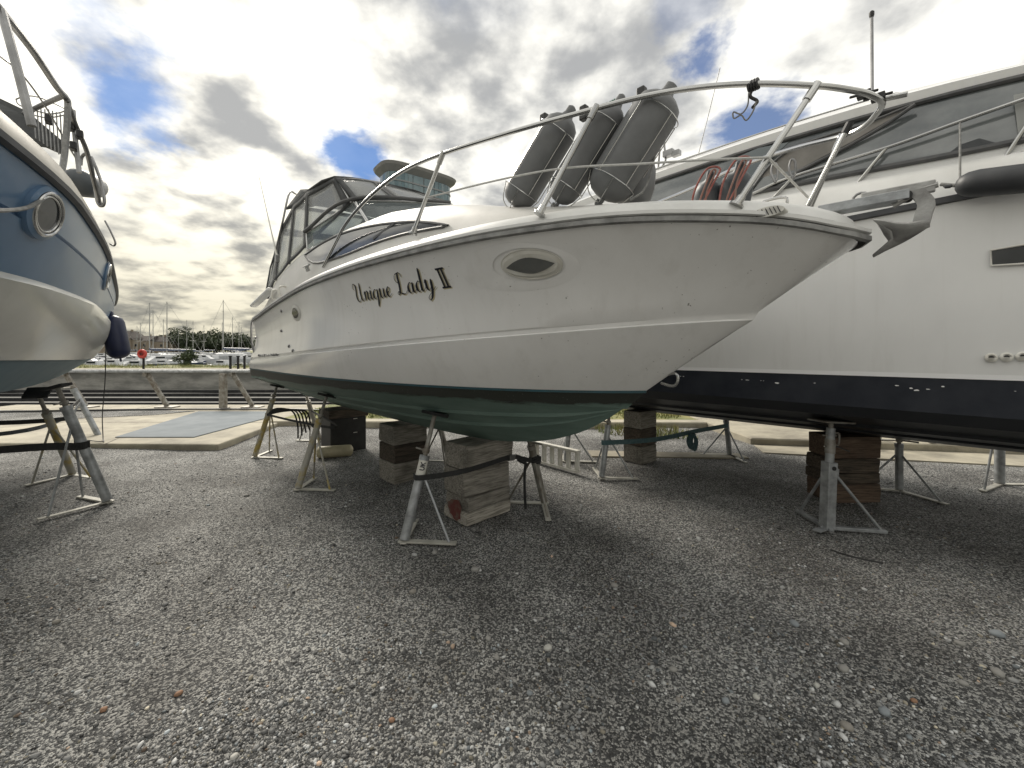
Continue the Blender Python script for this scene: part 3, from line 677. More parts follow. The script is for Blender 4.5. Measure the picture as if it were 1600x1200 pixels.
LET = {
 'U': (.80, [[(.14, .66), (.05, .78), (.12, .96), (.27, .92), (.29, .7), (.22, .3), (.28, .04), (.42, .02), (.56, .3), (.62, .95)], [(.62, .95), (.57, .3), (.63, .02), (.78, .14)]]),
 'n': (.42, [[(0, .3), (.07, .46), (.1, .40), (.06, 0)], [(.07, .22), (.2, .46), (.29, .40), (.25, .1), (.31, 0), (.42, .14)]]),
 'i': (.22, [[(0, .3), (.08, .46), (.06, .1), (.12, 0), (.22, .14)], [(.11, .66), (.10, .58)]]),
 'q': (.44, [[(.31, .38), (.18, .46), (.05, .3), (.04, .08), (.13, 0), (.25, .14), (.33, .46)], [(.34, .46), (.29, 0), (.25, -.42)], [(.25, -.42), (.32, -.26), (.44, .08)]]),
 'u': (.44, [[(0, .34), (.07, .46), (.05, .1), (.12, 0), (.24, .14), (.30, .46)], [(.31, .46), (.27, .1), (.33, 0), (.44, .14)]]),
 'e': (.36, [[(.05, .2), (.2, .27), (.24, .39), (.16, .46), (.05, .3), (.05, .07), (.14, 0), (.32, .14)]]),
 'L': (.58, [[(.42, .80), (.41, .94), (.31, .99), (.23, .82), (.20, .45), (.13, .12), (.04, .01), (-.01, .07), (.05, .14), (.2, .06), (.38, .0), (.56, .16)], [(.24, .55), (.10, .58), (.03, .76), (.12, .93), (.31, .99)]]),
 'a': (.44, [[(.30, .38), (.18, .46), (.05, .3), (.05, .07), (.14, 0), (.25, .14), (.32, .46)], [(.32, .46), (.27, .1), (.33, 0), (.44, .14)]]),
 'd': (.46, [[(.30, .38), (.18, .46), (.05, .3), (.05, .07), (.14, 0), (.25, .14), (.32, .46)], [(.37, 1.0), (.31, .5), (.27, .1), (.33, 0), (.46, .14)]]),
 'y': (.46, [[(0, .34), (.08, .46), (.06, .12), (.13, 0), (.25, .14), (.32, .46)], [(.33, .46), (.27, 0), (.20, -.30), (.10, -.44), (.03, -.36), (.1, -.22), (.46, .12)]]),
}
def script(word, x0):
    out = []; x = x0
    for ch in word:
        w, P = LET[ch]; out += [[(a+x, b_) for a, b_ in q] for q in P]; x += w
    return out, x
SZ = .146
Lp = hull_hit(556, 473)
w1, x1 = script('Unique', 0); w2, x2 = script('Lady', x1+.30)
SP = Lp.x; Z0 = Lp.z+.002
end = hull_hit(686, 451)
kx = (SP-end.x)/SZ/(x2+.1)
paths = [[(a*kx, b_) for a, b_ in q] for q in w1+w2]; slope = (end.z-Z0)/(SP-end.x)
def slp(ps): return [[(a, b_+a*slope) for a, b_ in q] for q in ps]
strokes(slp(paths), SP, Z0, SZ, .10, M_gold, 'lettering_shadow', boat, .0015, .06, .13, .06, -.05)
strokes(slp(paths), SP, Z0, SZ, .10, M_ink, 'lettering', boat, .003, .042, .135)
def rects(rs, name, m, off, dx=0., dz=0.):
    g = G()
    for (a, b_, c, d) in rs:
        N_ = 4; v = []
        for k in range(N_+1):
            x = a+(c-a)*k/N_
            for y in (b_, d): v.append(on_hull(SP-(x+dx)*SZ, Z0+(y+dz+x*slope)*SZ, off)[0])
        g.add(v, [(2*k, 2*k+2, 2*k+3, 2*k+1) for k in range(N_)])
    return g.build(name, m, boat)
xe = x2*kx+.40
II = [(xe, -.02, xe+.52, .055), (xe, .755, xe+.52, .83), (xe+.09, .05, xe+.19, .76), (xe+.31, .05, xe+.41, .76), (xe+.205, .05, xe+.225, .76), (xe+.425, .05, xe+.445, .76)]
rects(II, 'numeral_shadow', M_gold, .0015, .05, -.045); rects(II, 'numeral', M_ink, .003)
# small maker's letters near the stern, on the band of the knuckle
BL = {'B': [[(0, 0), (0, 1), (.5, .9), (.5, .6), (0, .5), (.55, .4), (.5, .05), (0, 0)]], 'A': [[(0, 0), (.3, 1), (.6, 0)], [(.1, .35), (.5, .35)]], 'Y': [[(0, 1), (.3, .5), (.6, 1)], [(.3, .5), (.3, 0)]], 'L': [[(0, 1), (0, 0), (.5, 0)]],
      'I': [[(.2, 0), (.2, 1)]], 'N': [[(0, 0), (0, 1), (.55, 0), (.55, 1)]], 'E': [[(.5, 0), (0, 0), (0, 1), (.5, 1)], [(0, .5), (.4, .5)]], 'R': [[(0, 0), (0, 1), (.5, .9), (.5, .6), (0, .5), (.55, 0)]]}
g = G(); ps = hull_hit(406, 555)
for i, ch in enumerate('BAYLINER'):
    for P in BL[ch]:
        for a, b_ in zip(P[:-1], P[1:]):
            q0, q1 = [on_hull(ps.x-(i*.125+x*.1), ps.z-.006+i*.0025+y*.028-.012, .004)[0] for x, y in (a, b_)]
            g.bar(q0, q1, .004, .012, up=(0, 1, 0))
struct(g.build('maker_lettering', M_faint, boat), 'stuff')
# skin fittings and small outlets on the side
for (u, v) in ((440, 486), (440, 517), (452, 541), (391, 519), (405, 555), (458, 548)):
    q = hull_hit(u, v) or FM.px(u, v, 1.185); c, n = on_hull(q.x, q.z, 0)
    G().lathe(((0, .018), (.010, .018), (.014, .012), (.014, .004)), c, n, 14).build('skin_fitting', M_dksteel, boat, True)
q = on_hull(.335, 1.66, .0)
# bow eye
be = FM.px(1047, 592, 0); G().tube(smooth_path([be+Vector((.05, 0, .02)), be+Vector((-.035, 0, .035)), be+Vector((-.05, 0, -.01)), be+Vector((-.02, 0, -.045)), be+Vector((.06, 0, -.03))], 6), .009, 8).build('bow_eye', M_steel, boat, True)
# bow light vent: oval grille
vc = FM.px(1203, 334, .42); vp = []
for k in range(28):
    a = 2*math.pi*k/28; vp.append(Vector((vc.x+.065*math.cos(a), vc.y+.028-.0*math.sin(a), vc.z+.022*math.sin(a))))
ve = put(bpy.data.objects.new('deck_vent', None), boat); ve.location = (0, 0, 0)
vb = G().add([p+Vector((.0, .012, 0)) for p in vp]+[p+Vector((0, -.05, 0)) for p in vp], [tuple(range(28))]+[(i, (i+1) % 28, 28+(i+1) % 28, 28+i) for i in range(28)])
bpy.data.objects.remove(ve)
vv = vb.build('vent', M_whitep, boat)
for k in range(7):
    x = vc.x-.045+k*.015; G().bar((x-.006, vc.y+.043, vc.z-.014), (x+.006, vc.y+.043, vc.z+.014), .003, .005, up=(0, 1, 0)).build('slot', M_blackp, vv)
# side window of the coach roof, dark, pointed at both ends
def trunk_pt(u, v, off):
    k = (u-800)/FPX; dW = Vector((k, 1, -(v-HV)/FPX)); o_ = Vector((-FM.O.x, -FM.O.y)); lo_ = Vector((o_.dot(A), o_.dot(RR), CAMH)); d_ = Vector((Vector((k, 1)).dot(A), Vector((k, 1)).dot(RR), dW.z)).normalized()
    h = TB.ray_cast(lo_, d_)
    if h[0] is None: h = TB.find_nearest(FM.px(u, v, 1.0))
    n = h[1] if h[1].y > 0 else -h[1]
    return h[0]+n*off
wtop = smooth_path([(477, 399, 0), (505, 380, 0), (540, 364, 0), (585, 353, 0), (630, 348, 0), (665, 348, 0), (701, 353, 0)], 4)
wbot = smooth_path([(477, 401, 0), (487, 410, 0), (505, 410, 0), (540, 399, 0), (585, 381, 0), (630, 367, 0), (665, 360, 0), (701, 354, 0)], 4)
def resamp(P, n):
    L_ = [0]
    for a, b_ in zip(P[:-1], P[1:]): L_.append(L_[-1]+(b_-a).length)
    out = []
    for k in range(n):
        t = L_[-1]*k/(n-1); i = min(max(0, int(np.searchsorted(L_, t))-1), len(P)-2); d_ = L_[i+1]-L_[i]; out.append(P[i].lerp(P[i+1], (t-L_[i])/d_ if d_ else 0))
    return out
NT = 28; wt, wb = resamp(wtop, NT), resamp(wbot, NT)
v = []; K = 5
for k in range(K):
    for i in range(NT): q = wt[i].lerp(wb[i], k/(K-1)); v.append(trunk_pt(q.x, q.y, .006))
cw = meshobj('cabin_window', v, [(k*NT+i, k*NT+i+1, (k+1)*NT+i+1, (k+1)*NT+i) for k in range(K-1) for i in range(NT-1)], M_dkglass, boat, True)
G().tube([trunk_pt(p.x, p.y, .006) for p in wt+wb[::-1][1:-1]], .011, 6, True).build('window_frame', M_frame, cw, True)
G().bar(trunk_pt(617, 351, .012), trunk_pt(585, 374, .012), .02, .006, up=(0, 1, 0)).build('divider', M_frame, cw)
# the same window on the far side
mo = cw.copy(); mo.data = cw.data.copy(); put(mo, boat)
for p in mo.data.vertices: p.co.y *= -1

# cleat and small deck fittings
cl = put(bpy.data.objects.new('cleat', None), None); bpy.data.objects.remove(cl)
q = FM.px(482, 424, 1.12); g = G()
g.tube([q+Vector((-.09, .02, .055)), q+Vector((.09, .02, .055))], .011, 8); g.tube([q+Vector((-.03, .0, .0)), q+Vector((-.03, .02, .055))], .011, 8); g.tube([q+Vector((.03, 0, 0)), q+Vector((.03, .02, .055))], .011, 8)
g.build('cleat', M_steel, boat, True)
for (u, v) in ((440, 455), (429, 460)):
    q = FM.px(u, v, 1.13); G().tube(smooth_path([q+Vector((0, -.06, .06)), q+Vector((0, .02, .05)), q+Vector((0, .03, -.05)), q+Vector((0, -.02, -.08))], 5), .013, 8).build('grab_handle', M_whitep, boat, True)
for (a, b_) in (((396, 478), (424, 452)),):
    p0 = FM.px(*a, 1.15); p1 = FM.px(*b_, 1.15); G().bar(p0, p1, .10, .05).build('coaming_pad', M_deck, boat, bevel=.02)
# bathing platform
G().box((6.95, 0, 1.42), (.55, 2.1, .07)).build('bathing_platform', M_deck, boat, bevel=.02)
G().tube(smooth_path([(6.72, 1.15, 2.0), (6.80, 1.18, 2.02), (6.82, 1.18, 1.75), (6.78, 1.15, 1.55)], 5), .014, 8).build('transom_rail', M_dksteel, boat, True)

# ---- windscreen, canopy
def patch(name, C, m, parent, bulge=0., n=6, thick=.006):
    a, b_, c, d = [Vector(p) for p in C]; nr = (b_-a).cross(d-a).normalized(); v = []
    for j in range(n+1):
        for i in range(n+1):
            s, t = i/n, j/n; v.append(a.lerp(b_, s).lerp(d.lerp(c, s), t)+nr*bulge*4*s*(1-s)*(.4+.6*4*t*(1-t)))
    o = meshobj(name, v, [(j*(n+1)+i, j*(n+1)+i+1, (j+1)*(n+1)+i+1, (j+1)*(n+1)+i) for j in range(n) for i in range(n)], m, parent, True)
    k = o.modifiers.new('thick', 'SOLIDIFY'); k.thickness = thick; k.offset = 0
    return o
def framed(name, C, border, parent, m1=M_canvas, m2=M_vinyl, bulge=0., inner='vinyl_pane'):
    """border: widths (m) at side a-d, b-c, a-b, d-c"""
    a, b_, c, d = [Vector(p) for p in C]; nr = (b_-a).cross(d-a).normalized()
    wx = ((b_-a).length+(c-d).length)/2; wy = ((d-a).length+(c-b_).length)/2
    xs = [0, border[0]/wx]; xs += [xs[1]+(1-border[0]/wx-border[1]/wx)*k/6 for k in range(1, 7)]+[1]
    ys = [0, border[2]/wy]; ys += [ys[1]+(1-border[2]/wy-border[3]/wy)*k/6 for k in range(1, 7)]+[1]
    v = [a.lerp(b_, s).lerp(d.lerp(c, s), t)+nr*bulge*4*s*(1-s)*(.3+.7*4*t*(1-t)) for t in ys for s in xs]; n = len(xs)
    fb, fi = [], []
    for j in range(len(ys)-1):
        for i in range(n-1):
            q = (j*n+i, j*n+i+1, (j+1)*n+i+1, (j+1)*n+i); ed = i in (0, n-2) or j in (0, len(ys)-2); (fb if ed else fi).append(q)
    o = meshobj(name, v, fb, m1, parent, True, 40); k = o.modifiers.new('thick', 'SOLIDIFY'); k.thickness = .012; k.offset = 0
    o2 = meshobj(inner, v, fi, m2, o, True); k = o2.modifiers.new('thick', 'SOLIDIFY'); k.thickness = .003; k.offset = 0
    return o
WS = {1: {}, -1: {}}
for sg in (1, -1):
    b0, b1, bc = (4.75, sg*1.02, 2.75), (3.45, sg*.86, 2.80), (2.95, 0, 2.86)
    t0, t1, tc_ = (4.85, sg*1.0, 2.98), (3.85, sg*.84, 3.13), (3.35, 0, 3.17)
    framed('windscreen_side', (b0, b1, t1, t0), (.02, .02, .015, .02), boat, M_steel, M_glass, 0, 'glass')
    framed('windscreen_front', (b1, bc, tc_, t1), (.02, .015, .015, .02), boat, M_steel, M_glass, .03*sg, 'glass')
    k0, km, kc = (4.22, sg*.90, 3.46), (4.14, sg*.5, 3.51), (4.08, 0, 3.50); tm = (3.62, sg*.45, 3.155)
    framed('front_canvas', (t1, tm, km, k0), (.05, .045, .045, .06), boat, bulge=.03*sg)
    framed('front_canvas', (tm, tc_, kc, km), (.045, .04, .045, .06), boat, bulge=.0)
    # side panels, from the windscreen aft to the transom
    k1, k2, k3, k4 = (4.95, sg*.96, 3.50), (5.45, sg*.97, 3.47), (6.0, sg*1.0, 3.25), (6.35, sg*1.04, 2.80)
    l0, l1, l2, l3, l4 = (3.9, sg*.86, 3.10), (4.85, sg*1.02, 2.80), (5.45, sg*1.04, 2.70), (6.0, sg*1.06, 2.56), (6.5, sg*1.08, 2.36)
    framed('side_canvas', (l0, l1, k1, k0), (.09, .05, .05, .06), boat, bulge=.02*sg)
    framed('side_canvas', (l1, l2, k2, k1), (.04, .045, .05, .07), boat, bulge=.02*sg)
    framed('side_canvas', (l2, l3, k3, k2), (.04, .05, .05, .07), boat, bulge=.02*sg)
    framed('side_canvas', (l3, l4, k4, k3), (.06, .05, .07, .08), boat, bulge=.02*sg)
    for a, b_ in ((k0, l0), (k1, l1), (k2, l2), (k3, l3)):
        G().tube([Vector(a)+Vector((0, -.02*sg, 0)), Vector(b_)+Vector((0, -.02*sg, 0))], .012, 8).build('canopy_bow', M_steel, boat, True)
rl = []
for (s, t, z) in ((4.22, .90, 3.46), (4.5, .94, 3.49), (4.95, .96, 3.50), (5.45, .97, 3.47)):
    rl.append([Vector((s-(.14 if s < 4.4 else 0)*(1-abs(k))**1, t*k, z+(.05 if s < 4.4 else .07)*(1-abs(k)**4))) for k in [i/9 for i in range(-9, 10)]])
v, f = loft(rl); o = meshobj('canopy_roof', v, f, M_canvas, boat, True); k = o.modifiers.new('thick', 'SOLIDIFY'); k.thickness = .018
for a, b_ in (((5.47, .97, 3.47), (6.0, 1.0, 3.25)), ((6.0, 1.0, 3.25), (6.52, 1.06, 2.36))):
    for sg in (1, -1): framed('aft_canvas', ((a[0], 0, a[2]+.07), (a[0], sg*a[1], a[2]), (b_[0], sg*b_[1], b_[2]), (b_[0], 0, b_[2]+.05)), (.03, .06, .06, .06), boat)
G().tube(smooth_path([(3.35, 0, 3.185), (3.85, .85, 3.145), (4.85, 1.02, 2.99)], 8), .020, 8).build('windscreen_trim', M_frame, boat, True)
# fold of canvas sticking up behind, and the mount in front of it
q0, q1 = FM.px(470, 297, .75), FM.px(447, 327, .95)
patch('rolled_canvas', (q0+Vector((-.25, -.3, .0)), q0, q1, q1+Vector((-.3, -.25, .02))), M_canvas, boat, .03, 5, .02)
G().tube(smooth_path([FM.px(430, 398, 1.02), FM.px(442, 345, 1.0), FM.px(452, 302, .9), FM.px(462, 303, .7)], 6), .013, 8).build('radar_arch', M_dksteel, boat, True)
a0, a1 = FM.px(433, 402, 1.08), FM.px(405, 277, 1.08); am = a0.lerp(a1, .12)
va = G().tube([a0, am, a1], [.014, .010, .004], 8).build('radio_aerial', M_whitep, boat, True)
G().box(a0+Vector((0, 0, -.02)), (.06, .05, .10)).build('aerial_base', M_dksteel, va, bevel=.008)

# ---- bow rail
def rt(s): return max(.0, sh_t(max(s, 0))-.11)
top_px = [(505, 414, 1.09), (524, 380, 1.09), (542, 347, 1.085), (580, 305, 1.07), (630, 267, 1.04), (692, 240, .99), (800, 206, .86), (900, 178, .74), (1000, 152, .62), (1090, 137, .52), (1180, 131, .42), (1275, 134, .31), (1325, 140, .22), (1357, 147, .12)]
tp = [FM.px(*q) for q in top_px]; tp[0].z -= .02
front = Vector((tp[-1].x-.035, 0, tp[-1].z-.005))
port = [Vector((p.x, -p.y, p.z)) for p in tp[::-1]]
ring = smooth_path(tp+[front]+port, 6)
G().tube(ring, .0135, 10).build('bow_rail', M_steel, boat, True)
sts = []
for (ft, tt) in (((645, 365, 1.07), (692, 240, .99)), ((843, 334, .93), (931, 168, .71)), ((1150, 321, .50), (1275, 134, .31))):
    a, b_ = FM.px(*ft), FM.px(*tt); sts.append((a, b_))
    for sg in (1, -1):
        f_ = lambda p: Vector((p.x, p.y*sg, p.z))
        G().tube([f_(a), f_(b_)], .0135, 10).build('stanchion', M_steel, boat, True)
        d_ = (b_-a).normalized(); G().tube([f_(b_-d_*.07), f_(b_+d_*.012)], .018, 10).build('rail_joint', M_steel, boat, True)
        G().lathe(((-.005, .032), (.006, .032), (.010, .020), (.045, .018)), f_(a), f_(b_)-f_(a), 14).build('stanchion_base', M_steel, boat, True)
a, b_ = FM.px(1262, 322, -.16), FM.px(1328, 192, -.17)
G().tube([a, b_], .0125, 10).build('stanchion', M_steel, boat, True)
G().tube([b_-(b_-a).normalized()*.05, b_], .018, 10).build('rail_joint', M_blackp, boat, True)
md = [sts[0][0].lerp(sts[0][1], .46), FM.px(780, 281, .92), FM.px(880, 263, .80), FM.px(1000, 256, .70), FM.px(1100, 250, .58), FM.px(1200, 246, .44)]
G().tube(smooth_path(md, 5), .006, 6).build('guard_wire', M_ropew, boat, True)
G().tube(smooth_path([mirror([p])[0] for p in md], 5), .006, 6).build('guard_wire', M_ropew, boat, True)
G().tube([md[-1], FM.px(1262, 308, -.10)], .006, 6).build('guard_wire', M_ropew, boat, True)
# pole with light on top of the pulpit, clamp
a, b_ = FM.px(1363, 148, .02), FM.px(1362, 24, .02)
po = G().tube([a, b_], .0062, 10).build('light_pole', M_dksteel, boat, True)
G().lathe(((-.01, .007), (.0, .010), (.014, .010), (.02, .005)), b_, (0, 0, 1), 12).build('pole_light', M_blackp, po, True)
for (u, v, t) in ((1350, 148, .05), (1372, 152, .02)):
    q = FM.px(u, v, t); G().box(q, (.05, .035, .03)).tube([q+Vector((-.05, 0, 0)), q+Vector((.05, .02, 0))], .007, 6).build('clamp', M_blackp, boat, bevel=.006)
q = FM.px(1372, 157, .0); G().tube([q, FM.px(1418, 147, .0)], .012, 8).build('pulpit_hook', M_steel, boat, True)

# ---- bow roller and anchor
br0, br1 = FM.px(1300, 327, 0.0), FM.px(1432, 303, 0.0)
ro = put(bpy.data.objects.new('x', None)); bpy.data.objects.remove(ro)
g = G(); 
for sg in (1, -1): g.bar(br0+Vector((.05, sg*.035, .0)), br1+Vector((.02, sg*.035, 0)), .008, .042)
g.bar(br0+Vector((.05, 0, -.02)), br1+Vector((.06, 0, -.02)), .07, .008)
rol = g.build('bow_roller', M_galv, boat, bevel=.003)
G().lathe(((-.03, .02), (-.02, .014), (.02, .014), (.03, .02)), br1+Vector((.03, 0, -.004)), (0, 1, 0), 14).build('roller_wheel', M_blackp, rol, True)
anc = thing('anchor', 'galvanised plough anchor stowed on the bow roller of the middle cruiser', 'anchor', (FM.O.x, FM.O.y, 0), ANG)
P = lambda u, v, t=0.: FM.px(u, v, t)
s0_, s1_ = P(1345, 318), P(1462, 290)
G().bar(s0_+Vector((.0, 0, .02)), s1_, .022, .052).build('shank', M_anchor, anc, bevel=.005)
c0, c1 = P(1455, 297), P(1452, 352)
# curved crown plate from shank end down to the fluke
v = []
cur = smooth_path([c0+Vector((.02, 0, .01)), c0+Vector((-.012, 0, -.05)), c1+Vector((-.01, 0, .05)), c1], 5)
for p in cur: v += [p+Vector((0, .028, 0)), p+Vector((0, -.028, 0)), p+Vector((.055, .022, .0)), p+Vector((.055, -.022, .0))]
n = len(cur); g = G().add(v, [(4*i, 4*i+1, 4*i+5, 4*i+4) for i in range(n-1)]+[(4*i+2, 4*i+6, 4*i+7, 4*i+3) for i in range(n-1)]+[(4*i, 4*i+4, 4*i+6, 4*i+2) for i in range(n-1)]+[(4*i+1, 4*i+3, 4*i+7, 4*i+5) for i in range(n-1)])
g.build('crown', M_anchor, anc, True, 40)
# plough flukes: two curved blades meeting on a ridge, notched between point and wing
for sg in (1, -1):
    tipf, wing, notch = P(1364, 398), P(1364, 343, .11*sg), P(1396, 367, .055*sg)
    v = []; NX = 10
    for i in range(NX+1):
        t = i/NX
        e1 = c1.lerp(tipf, t)+Vector((0, 0, -.014*math.sin(math.pi*t)))
        edge = smooth_path([c1+Vector((0, .03*sg, .02)), c1.lerp(wing, .45)+Vector((0, .035*sg, -.012)), wing, notch, tipf], 5)
        e2 = edge[min(len(edge)-1, int(round(t*(len(edge)-1))))]
        for k in range(4): q = k/3; v.append(e1.lerp(e2, q)+Vector((0, -.02*sg*math.sin(math.pi*q)*math.sin(math.pi*t), -.01*math.sin(math.pi*q))))
    o = meshobj('fluke', v, [(i*4+k, i*4+k+1, i*4+k+5, i*4+k+4) for i in range(NX) for k in range(3)], M_anchor, anc, True)
    kk = o.modifiers.new('thick', 'SOLIDIFY'); kk.thickness = .010; kk.offset = 0
G().tube([s0_+Vector((.03*math.cos(a), 0, .02+.03*math.sin(a))) for a in [j*math.pi/6 for j in range(12)]], .006, 8, True).build('shackle', M_dksteel, anc, True)
G().tube(smooth_path([P(1466, 288), P(1440, 296), P(1415, 310), P(1395, 322)], 5), .013, 8).build('stock_bar', M_anchor, anc, True)

# ---- fenders stowed in wire baskets on the rail
def fender_prof(L_, r): return ((0, .004), (.004, r*.35), (.02, r*.66), (.05, r*.88), (.10, r), (L_*.5, r*1.015), (L_-.10, r), (L_-.05, r*.88), (L_-.02, r*.6), (L_-.005, r*.34), (L_+.015, r*.26), (L_+.05, r*.24), (L_+.06, .01))
def fender(name, label, b_, t_, r, m, F=FM, eye=True, group=None):
    th = thing(name, label, 'fender', (F.O.x, F.O.y, 0), ANG, group); ax = t_-b_
    G().lathe(fender_prof(ax.length-.06, r), b_, ax, 24).build('body', m, th, True, 60)
    e = ax.normalized()
    if eye: G().tube(smooth_path([b_-e*.0+Vector((.018, 0, 0)), b_-e*.03+Vector((.016, 0, 0)), b_-e*.03-Vector((.016, 0, 0)), b_-Vector((.018, 0, 0))], 4), .011, 8).build('eye', m, th, True)
    return th
fl = [((802, 322), (896, 166), .110, .66, 'leftmost grey fender standing in a wire basket on the bow rail'), ((870, 316), (974, 148), .096, .60, 'middle grey fender in a basket, green rope knotted at its top'), ((940, 310), (1052, 130), .128, .50, 'largest grey fender of the bow rail baskets, nearest the bow')]
for i, (pb, pt, r, tt, lab) in enumerate(fl):
    b_, t_ = FM.px(*pb, tt+.06), FM.px(*pt, tt-.07)
    fender('fender', lab, b_, t_, r, M_fend, group='grey fenders in bow rail baskets')
    ax = (t_-b_).normalized(); sx = ax.orthogonal().normalized(); sy = ax.cross(sx); L_ = (t_-b_).length
    bk = None
    for k in range(5):
        a = 2*math.pi*k/5+.9; o_ = (sx*math.cos(a)+sy*math.sin(a))*(r+.012)
        w_ = G().tube([b_+o_+ax*.10, t_+o_-ax*.16], .003, 6)
        if k == 0:
            w_.tube(smooth_path([b_+ax*.10+(sx*math.cos(q)+sy*math.sin(q))*(r+.012) for q in [j*math.pi/6 for j in range(12)]], 3, True), .003, 6, True)
            w_.tube(smooth_path([t_-ax*.16+(sx*math.cos(q)+sy*math.sin(q))*(r+.012) for q in [j*math.pi/6 for j in range(12)]], 3, True), .003, 6, True)
            for q in (0, math.pi/2):
                d_ = sx*math.cos(q)+sy*math.sin(q); w_.tube(smooth_path([b_+d_*(r+.012)+ax*.1, b_+d_*r*.7-ax*.0, b_-ax*.028, b_-d_*r*.7, b_-d_*(r+.012)+ax*.1], 4), .003, 6)
            bk = w_.build('fender_basket', M_steel, boat, True)
        else: w_.build('wire', M_steel, bk, True)
    cpx = {0: (853, 188), 1: (915, 176), 2: (1005, 148)}[i]; q = FM.px(*cpx, tt-.0)
    G().box(q+Vector((0, .015, -.01)), (.045, .04, .08)).build('basket_clamp', M_blackp, boat, bevel=.006)
    if i == 1:
        rp = thing('mooring_rope', 'green rope wrapped round the rail above the middle fender', 'rope', (FM.O.x, FM.O.y, 0), ANG)
        c = FM.px(958, 163, tt-.07); g = G()
        for k in range(5): g.tube([c+Vector((-.03+.014*k, .022*math.cos(q), -.012+.03*math.sin(q))) for q in [j*math.pi/6 for j in range(12)]], .006, 6, True)
        g.build('coil', M_ropeg, rp, True)
        G().tube(smooth_path([c+Vector((.0, .02, -.02)), c+Vector((-.01, .05, -.12)), c+Vector((.02, .04, -.22)), c+Vector((.01, .02, -.10))], 6), .005, 6).build('tail', M_ropeg, rp, True)
G().tube(smooth_path([FM.px(1005, 300, .56), FM.px(985, 312, .58), FM.px(1010, 290, .5), FM.px(1030, 215, .42)], 6), .006, 6).build('hanging_line', M_rope, boat, True)
fender('fender', 'round grey fender resting on the foredeck behind the largest basket fender', FM.px(988, 324, .36), FM.px(996, 226, .32), .115, M_fend, eye=False)
# dark fenders with red ropes lying further aft of the bow stanchion, on the port side deck
for i, (u, v, r, lab) in enumerate(((1110, 305, .085, 'slate fender with thin red line on foredeck, left of the pair'), (1155, 292, .095, 'slate fender with looped red rope behind the bow stanchion'))):
    c = FM.px(u, v, -.28); th = fender('fender', lab, c+Vector((.08, -.1, -.14)), c+Vector((-.04, .1, .12)), r, M_fend3, eye=False)
    G().tube(smooth_path([c+Vector((.09, .1, -.16)), c+Vector((.05, .13, .0)), c+Vector((-.02, .11, .13)), c+Vector((-.09, .08, .12)), c+Vector((-.06, .12, .02)), c+Vector((.02, .14, -.14))], 6), .0065, 8).build('rope', M_roper, th, True)
    G().tube(smooth_path([c+Vector((.05, .12, -.16)), c+Vector((.0, .14, -.04)), c+Vector((-.05, .12, .10)), c+Vector((-.07, .10, .10)), c+Vector((-.03, .13, -.02)), c+Vector((-.02, .14, -.15))], 6), .006, 8).build('rope', mat('faded_rope', (.30, .14, .11), (.22, .16, .14), 40, .85), th, True)
th = thing('fender_line', 'thin looped line hanging from a dark knot on the bow rail', 'rope', (FM.O.x, FM.O.y, 0), ANG)
c = FM.px(1178, 133, .42); g = G()
for k in range(4): g.tube([c+Vector((-.015+.011*k, .02*math.cos(q), .02*math.sin(q))) for q in [j*math.pi/5 for j in range(10)]], .007, 6, True)
g.tube(smooth_path([c, FM.px(1172, 150, .42), FM.px(1183, 158, .40), FM.px(1176, 168, .42)], 5), .008, 6); g.build('knot', M_blackp, th, True)
G().tube(smooth_path([FM.px(*q, .42) for q in ((1170, 145), (1168, 165), (1158, 178), (1146, 175), (1147, 185), (1158, 180), (1166, 188), (1176, 175), (1182, 158))], 6), .0035, 6).build('loop', M_rope, th, True)
th = thing('mooring_hook', 'steel snap hooks hanging on the port rail near the bow', 'hook', (FM.O.x, FM.O.y, 0), ANG)
for (u, v) in ((1210, 268), (1238, 262)):
    G().tube(smooth_path([FM.px(u+x, v+y, -.22) for x, y in ((0, 15), (-5, 2), (-2, -12), (4, -10), (5, 4), (2, 16))], 5, True), .006, 8, True).build('hook', M_dksteel, th, True)
# little deck things at the bow
q = FM.px(1180, 321, .2); G().lathe(((0, .06), (.02, .06), (.04, .045), (.05, .01)), q+Vector((0, -.1, -.02)), (0, 0, 1), 18).build('hatch_dome', M_whitep, boat, True)
q = FM.px(1208, 322, .16); G().tube(smooth_path([q+Vector((.06, 0, -.02)), q+Vector((.05, 0, .03)), q+Vector((-.05, 0, .03)), q+Vector((-.06, 0, -.02))], 5), .007, 8).build('fairlead', M_steel, boat, True)

# ================================================================== LARGE BOAT ON THE RIGHT
big = thing('motor_yacht', 'large white hardtop motor yacht with black bottom at right', 'boat', (FR.O.x, FR.O.y, 0), ANG)
E = lambda e: e+7.0                             # yard distance -> boat distance from its bow
LB = 11.0
bq = [(k/51)**1.3 for k in range(52)]
def bline(s0, s1, T, p, zf): return [Vector((s0+(s1-s0)*q, T*(1-(1-min(1, q*1.9))**p), zf(q))) for q in bq]
b_sheer = bline(0, LB, 1.66, 2.6, pchip((0, .4, .6, 1), (2.86, 2.72, 2.655, 2.58)))
b_mid = bline(.5, LB, 1.64, 2.3, lambda q: 2.0)
b_wl = bline(1.4, LB, 1.58, 2.0, pchip((0, 1), (1.43, 1.392)))
b_boot = bline(1.7, LB, 1.55, 2.0, lambda q: 1.15)
b_ch = bline(2.0, LB, 1.48, 2.0, lambda q: 1.06)
b_keel = [Vector((2.0+(LB-2.0)*q, 0, pchip((0, .12, .3, 1), (1.06, .80, .72, .66))(q))) for q in bq]
both('hull', [b_sheer, between(b_sheer, b_mid, .5, -.01), b_mid, between(b_mid, b_wl, .5, .01), b_wl], M_gel2, big)
